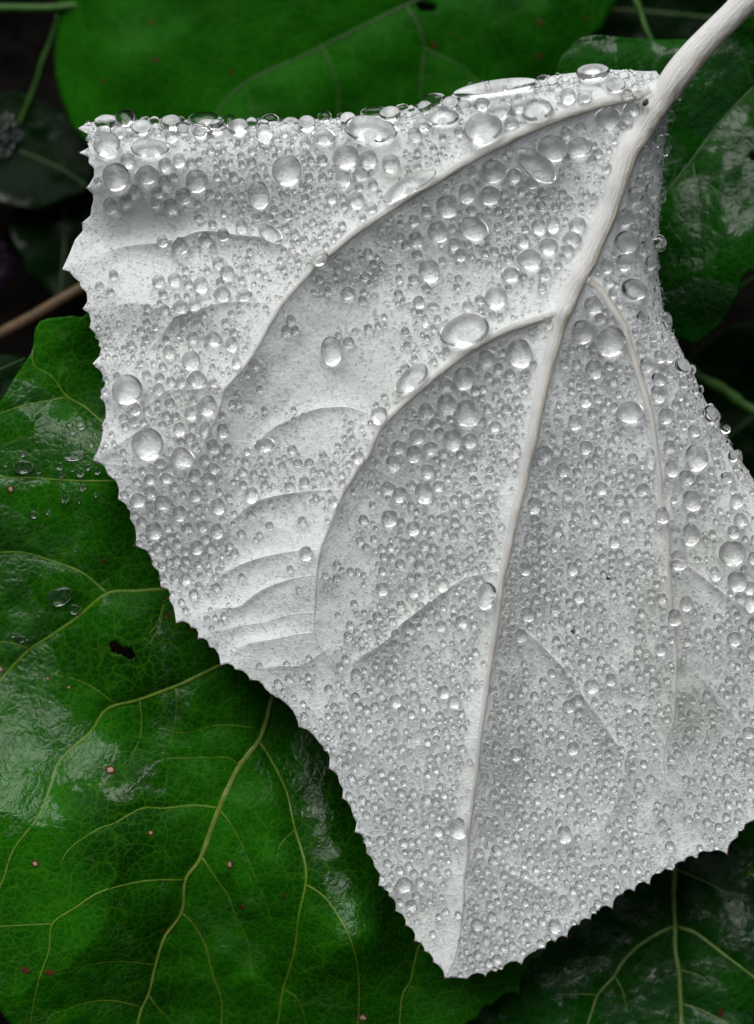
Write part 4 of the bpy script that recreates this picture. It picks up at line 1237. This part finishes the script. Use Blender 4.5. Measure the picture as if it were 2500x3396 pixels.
def density(u, v):
    w = 0.62 + 0.8 * N1(u, v, 110) + 0.5 * N2(u, v, 42)
    for cx, cy, r, k in [(470, 760, 150, -1.3), (900, 1280, 150, -1.1), (1000, 1130, 110, -.8), (860, 1960, 150, -1.2), (960, 1750, 100, -1.0), (900, 2130, 130, -1.0), (1240, 1250, 100, -1.0), (1860, 620, 70, -1.3),
                         (760, 900, 90, -.6), (1500, 2600, 260, .9), (1480, 3050, 170, .5), (2230, 1150, 160, 1.2), (2300, 1500, 120, .9), (620, 1780, 150, 1.3), (1450, 1550, 170, 1.0), (1720, 700, 120, 1.1), (1520, 1850, 140, .9),
                         (1650, 1250, 110, .7), (1850, 1900, 170, .8), (1250, 2450, 170, .6), (1750, 2650, 200, .6), (830, 600, 130, .9), (1010, 650, 120, .8), (700, 1010, 130, .5), (600, 1400, 90, .8), (2080, 2450, 160, .5), (1450, 2920, 50, -1.5), (1420, 3090, 60, -1.6), (1940, 1500, 120, .7)]:
        w = w + k * gauss(u, v, cx, cy, r, r)
    return w


VEINS_ALL = [MID] + TUBES[:3]


def scatter(n_try, rlo, rhi, pw, kdens, gap, even=0.0):
    u = rng.uniform(206, 2520, n_try); v = rng.uniform(235, 3246, n_try)
    m = inside(W_POLY, u, v)
    u, v = u[m], v[m]
    dd, _ = dist_poly(np.vstack([W_POLY, W_POLY[:1]]), u, v, reach=60)
    w = (density(u, v) * (1 - even) + even) * kdens
    for pl in VEINS_ALL:
        d, t = dist_poly(pl, u, v, reach=120)
        ww = np.interp(t, np.linspace(0, 1, len(pl)), pl[:, 2])
        w = np.where(d < ww * 1.05 + rlo * 0.5, 0, w)
    # dry felted strip left of the lower midrib
    d, t = dist_poly(MID, u, v, reach=90)
    strip = (d < 52) & (u < np.interp(v, MID[:, 1], MID[:, 0])) & (v > 1150)
    w = np.where(strip, w * 0.12, w)
    m = (rng.random(len(u)) < w)
    u, v, dd = u[m], v[m], dd[m]
    r = rlo + (rhi - rlo) * rng.random(len(u)) ** pw
    o = np.argsort(-r)
    out = []
    for a, b, q, e in zip(u[o], v[o], r[o], dd[o]):
        if e > q * 0.5 and hfree(a, b, q, gap):
            hput(a, b, q)
            out.append((a, b, q * random.uniform(.9, 1.1), q * random.uniform(.9, 1.12)))
    return out


mid_d = scatter(16000, 8.0, 14.5, 1.7, 0.62, 1.0)
sm = scatter(60000, 4.2, 8.0, 1.6, 0.5, 1.0, 0.15)[:10500]
tiny = scatter(90000, 2.4, 4.2, 1.2, 0.5, 1.0, 0.7)[:18000]
# crowded beads standing on the rims
for PL, nper in ((TOP_P, 1500), (RIGHT_P, 1300)):
    for _ in range(nper):
        i = rng.integers(0, len(PL)); a = PL[i]
        off = abs(rng.normal(0, 38)) + 3
        inn = np.array([0, 1.0]) if PL is TOP_P else np.array([-1.0, 0.15])
        u, v = a + inn * off + rng.normal(0, 8, 2)
        r = 6 + 15 * rng.random() ** 2
        if inside(W_POLY, np.array([u]), np.array([v]))[0] and math.hypot(u - 2225, v - 285) > 95 and hfree(u, v, r, 0.62):
            hput(u, v, r); mid_d.append((u, v, r, r))


def drop_cloud(lst, nseg, nring, hk, amax=172, lift=0.95):
    D = np.array(lst)
    u, v, a, b = D.T
    z = z_white(u, v)
    n = normals(z_white, u, v, h=5.0)
    ex = np.zeros_like(n); ex[:, 0] = 1
    ex -= n * (ex * n).sum(1, keepdims=True); ex /= np.linalg.norm(ex, axis=1, keepdims=True)
    ey = np.cross(n, ex)
    V, T = drop_template(nseg, nring, math.radians(amax), 0.04, 0.03, 1.0, 0.05, 0.06, 1.0)
    h = np.minimum(a, b) * hk
    c = P(u, v, z) + n * (lift * h * S)[:, None]
    tw = rng.uniform(0, 6.28, len(D))
    X, Y, Z = V[None, :, 0], V[None, :, 1], V[None, :, 2]
    W = c[:, None, :] + S * ((X * a[:, None])[..., None] * ex[:, None, :] + (Y * b[:, None])[..., None] * ey[:, None, :] + (Z * h[:, None])[..., None] * n[:, None, :])
    tri = (T[None] + (np.arange(len(D)) * len(V))[:, None, None]).reshape(-1, 3)
    return W.reshape(-1, 3), tri


parts = [drop_cloud(rest + mid_d, 12, 7, 0.95), drop_cloud(sm, 8, 5, 0.95, 155, 0.75), drop_cloud(tiny, 6, 3, 0.8, 125, 0.4)]
vs, ts, off = [], [], 0
for W, tr in parts:
    vs.append(W); ts.append(tr + off); off += len(W)
cloud = tri_mesh('small_water_drops', np.vstack(vs), np.vstack(ts), WATER_SOFT)
tag(cloud, 'countless small water beads covering the white leaf', 'water drops', None, 'stuff')
print('DROPS', len(DR), len(rest), len(mid_d), len(sm), len(tiny), 'tris', sum(len(q) for q in ts), 'glands', cnt)

# drops on the wet green leaf
GD = [(250, 1510, 42, 17, 10), (78, 1545, 35, 22, 0), (269, 1413, 17, 15, 0), (232, 1411, 12, 10, 0), (241, 1438, 11, 7, 0), (321, 1560, 12, 14, 20), (266, 1565, 15, 16, 0), (199, 1546, 12, 14, 0), (293, 1548, 11, 10, 0),
      (75, 1506, 9, 9, 0), (303, 1479, 11, 6, 10), (242, 1556, 8, 8, 0), (220, 1645, 16, 22, -20), (275, 1615, 9, 14, 0), (200, 1975, 46, 29, 25), (247, 2019, 23, 17, 10), (205, 1574, 12, 10, 0), (130, 1560, 8, 11, 0),
      (112, 1705, 17, 12, 0), (318, 1640, 9, 8, 0), (70, 2118, 22, 11, 0), (45, 2105, 12, 8, 0), (20, 1540, 10, 7, 0), (160, 1700, 10, 8, 0), (262, 1660, 10, 8, 30)]
for i, (u, v, a, b, ang) in enumerate(GD):
    big = a * b > 700
    place_drop((u, v, a, b, ang, 0.38), z_g1, 'broad flat water drop on the wet green leaf' if big else 'small flat water drop on the wet green leaf near its toothed rim', 'water drops on the wet green leaf', CLEAR[(i * 3) % len(SHAPES)])

# ---------------------------------------------------------------- lay everything on the bank
bpy.context.view_layer.update()
for o in list(sc.objects):
    if o.parent is None and o not in (cam, sun):
        o.matrix_world = M @ o.matrix_world
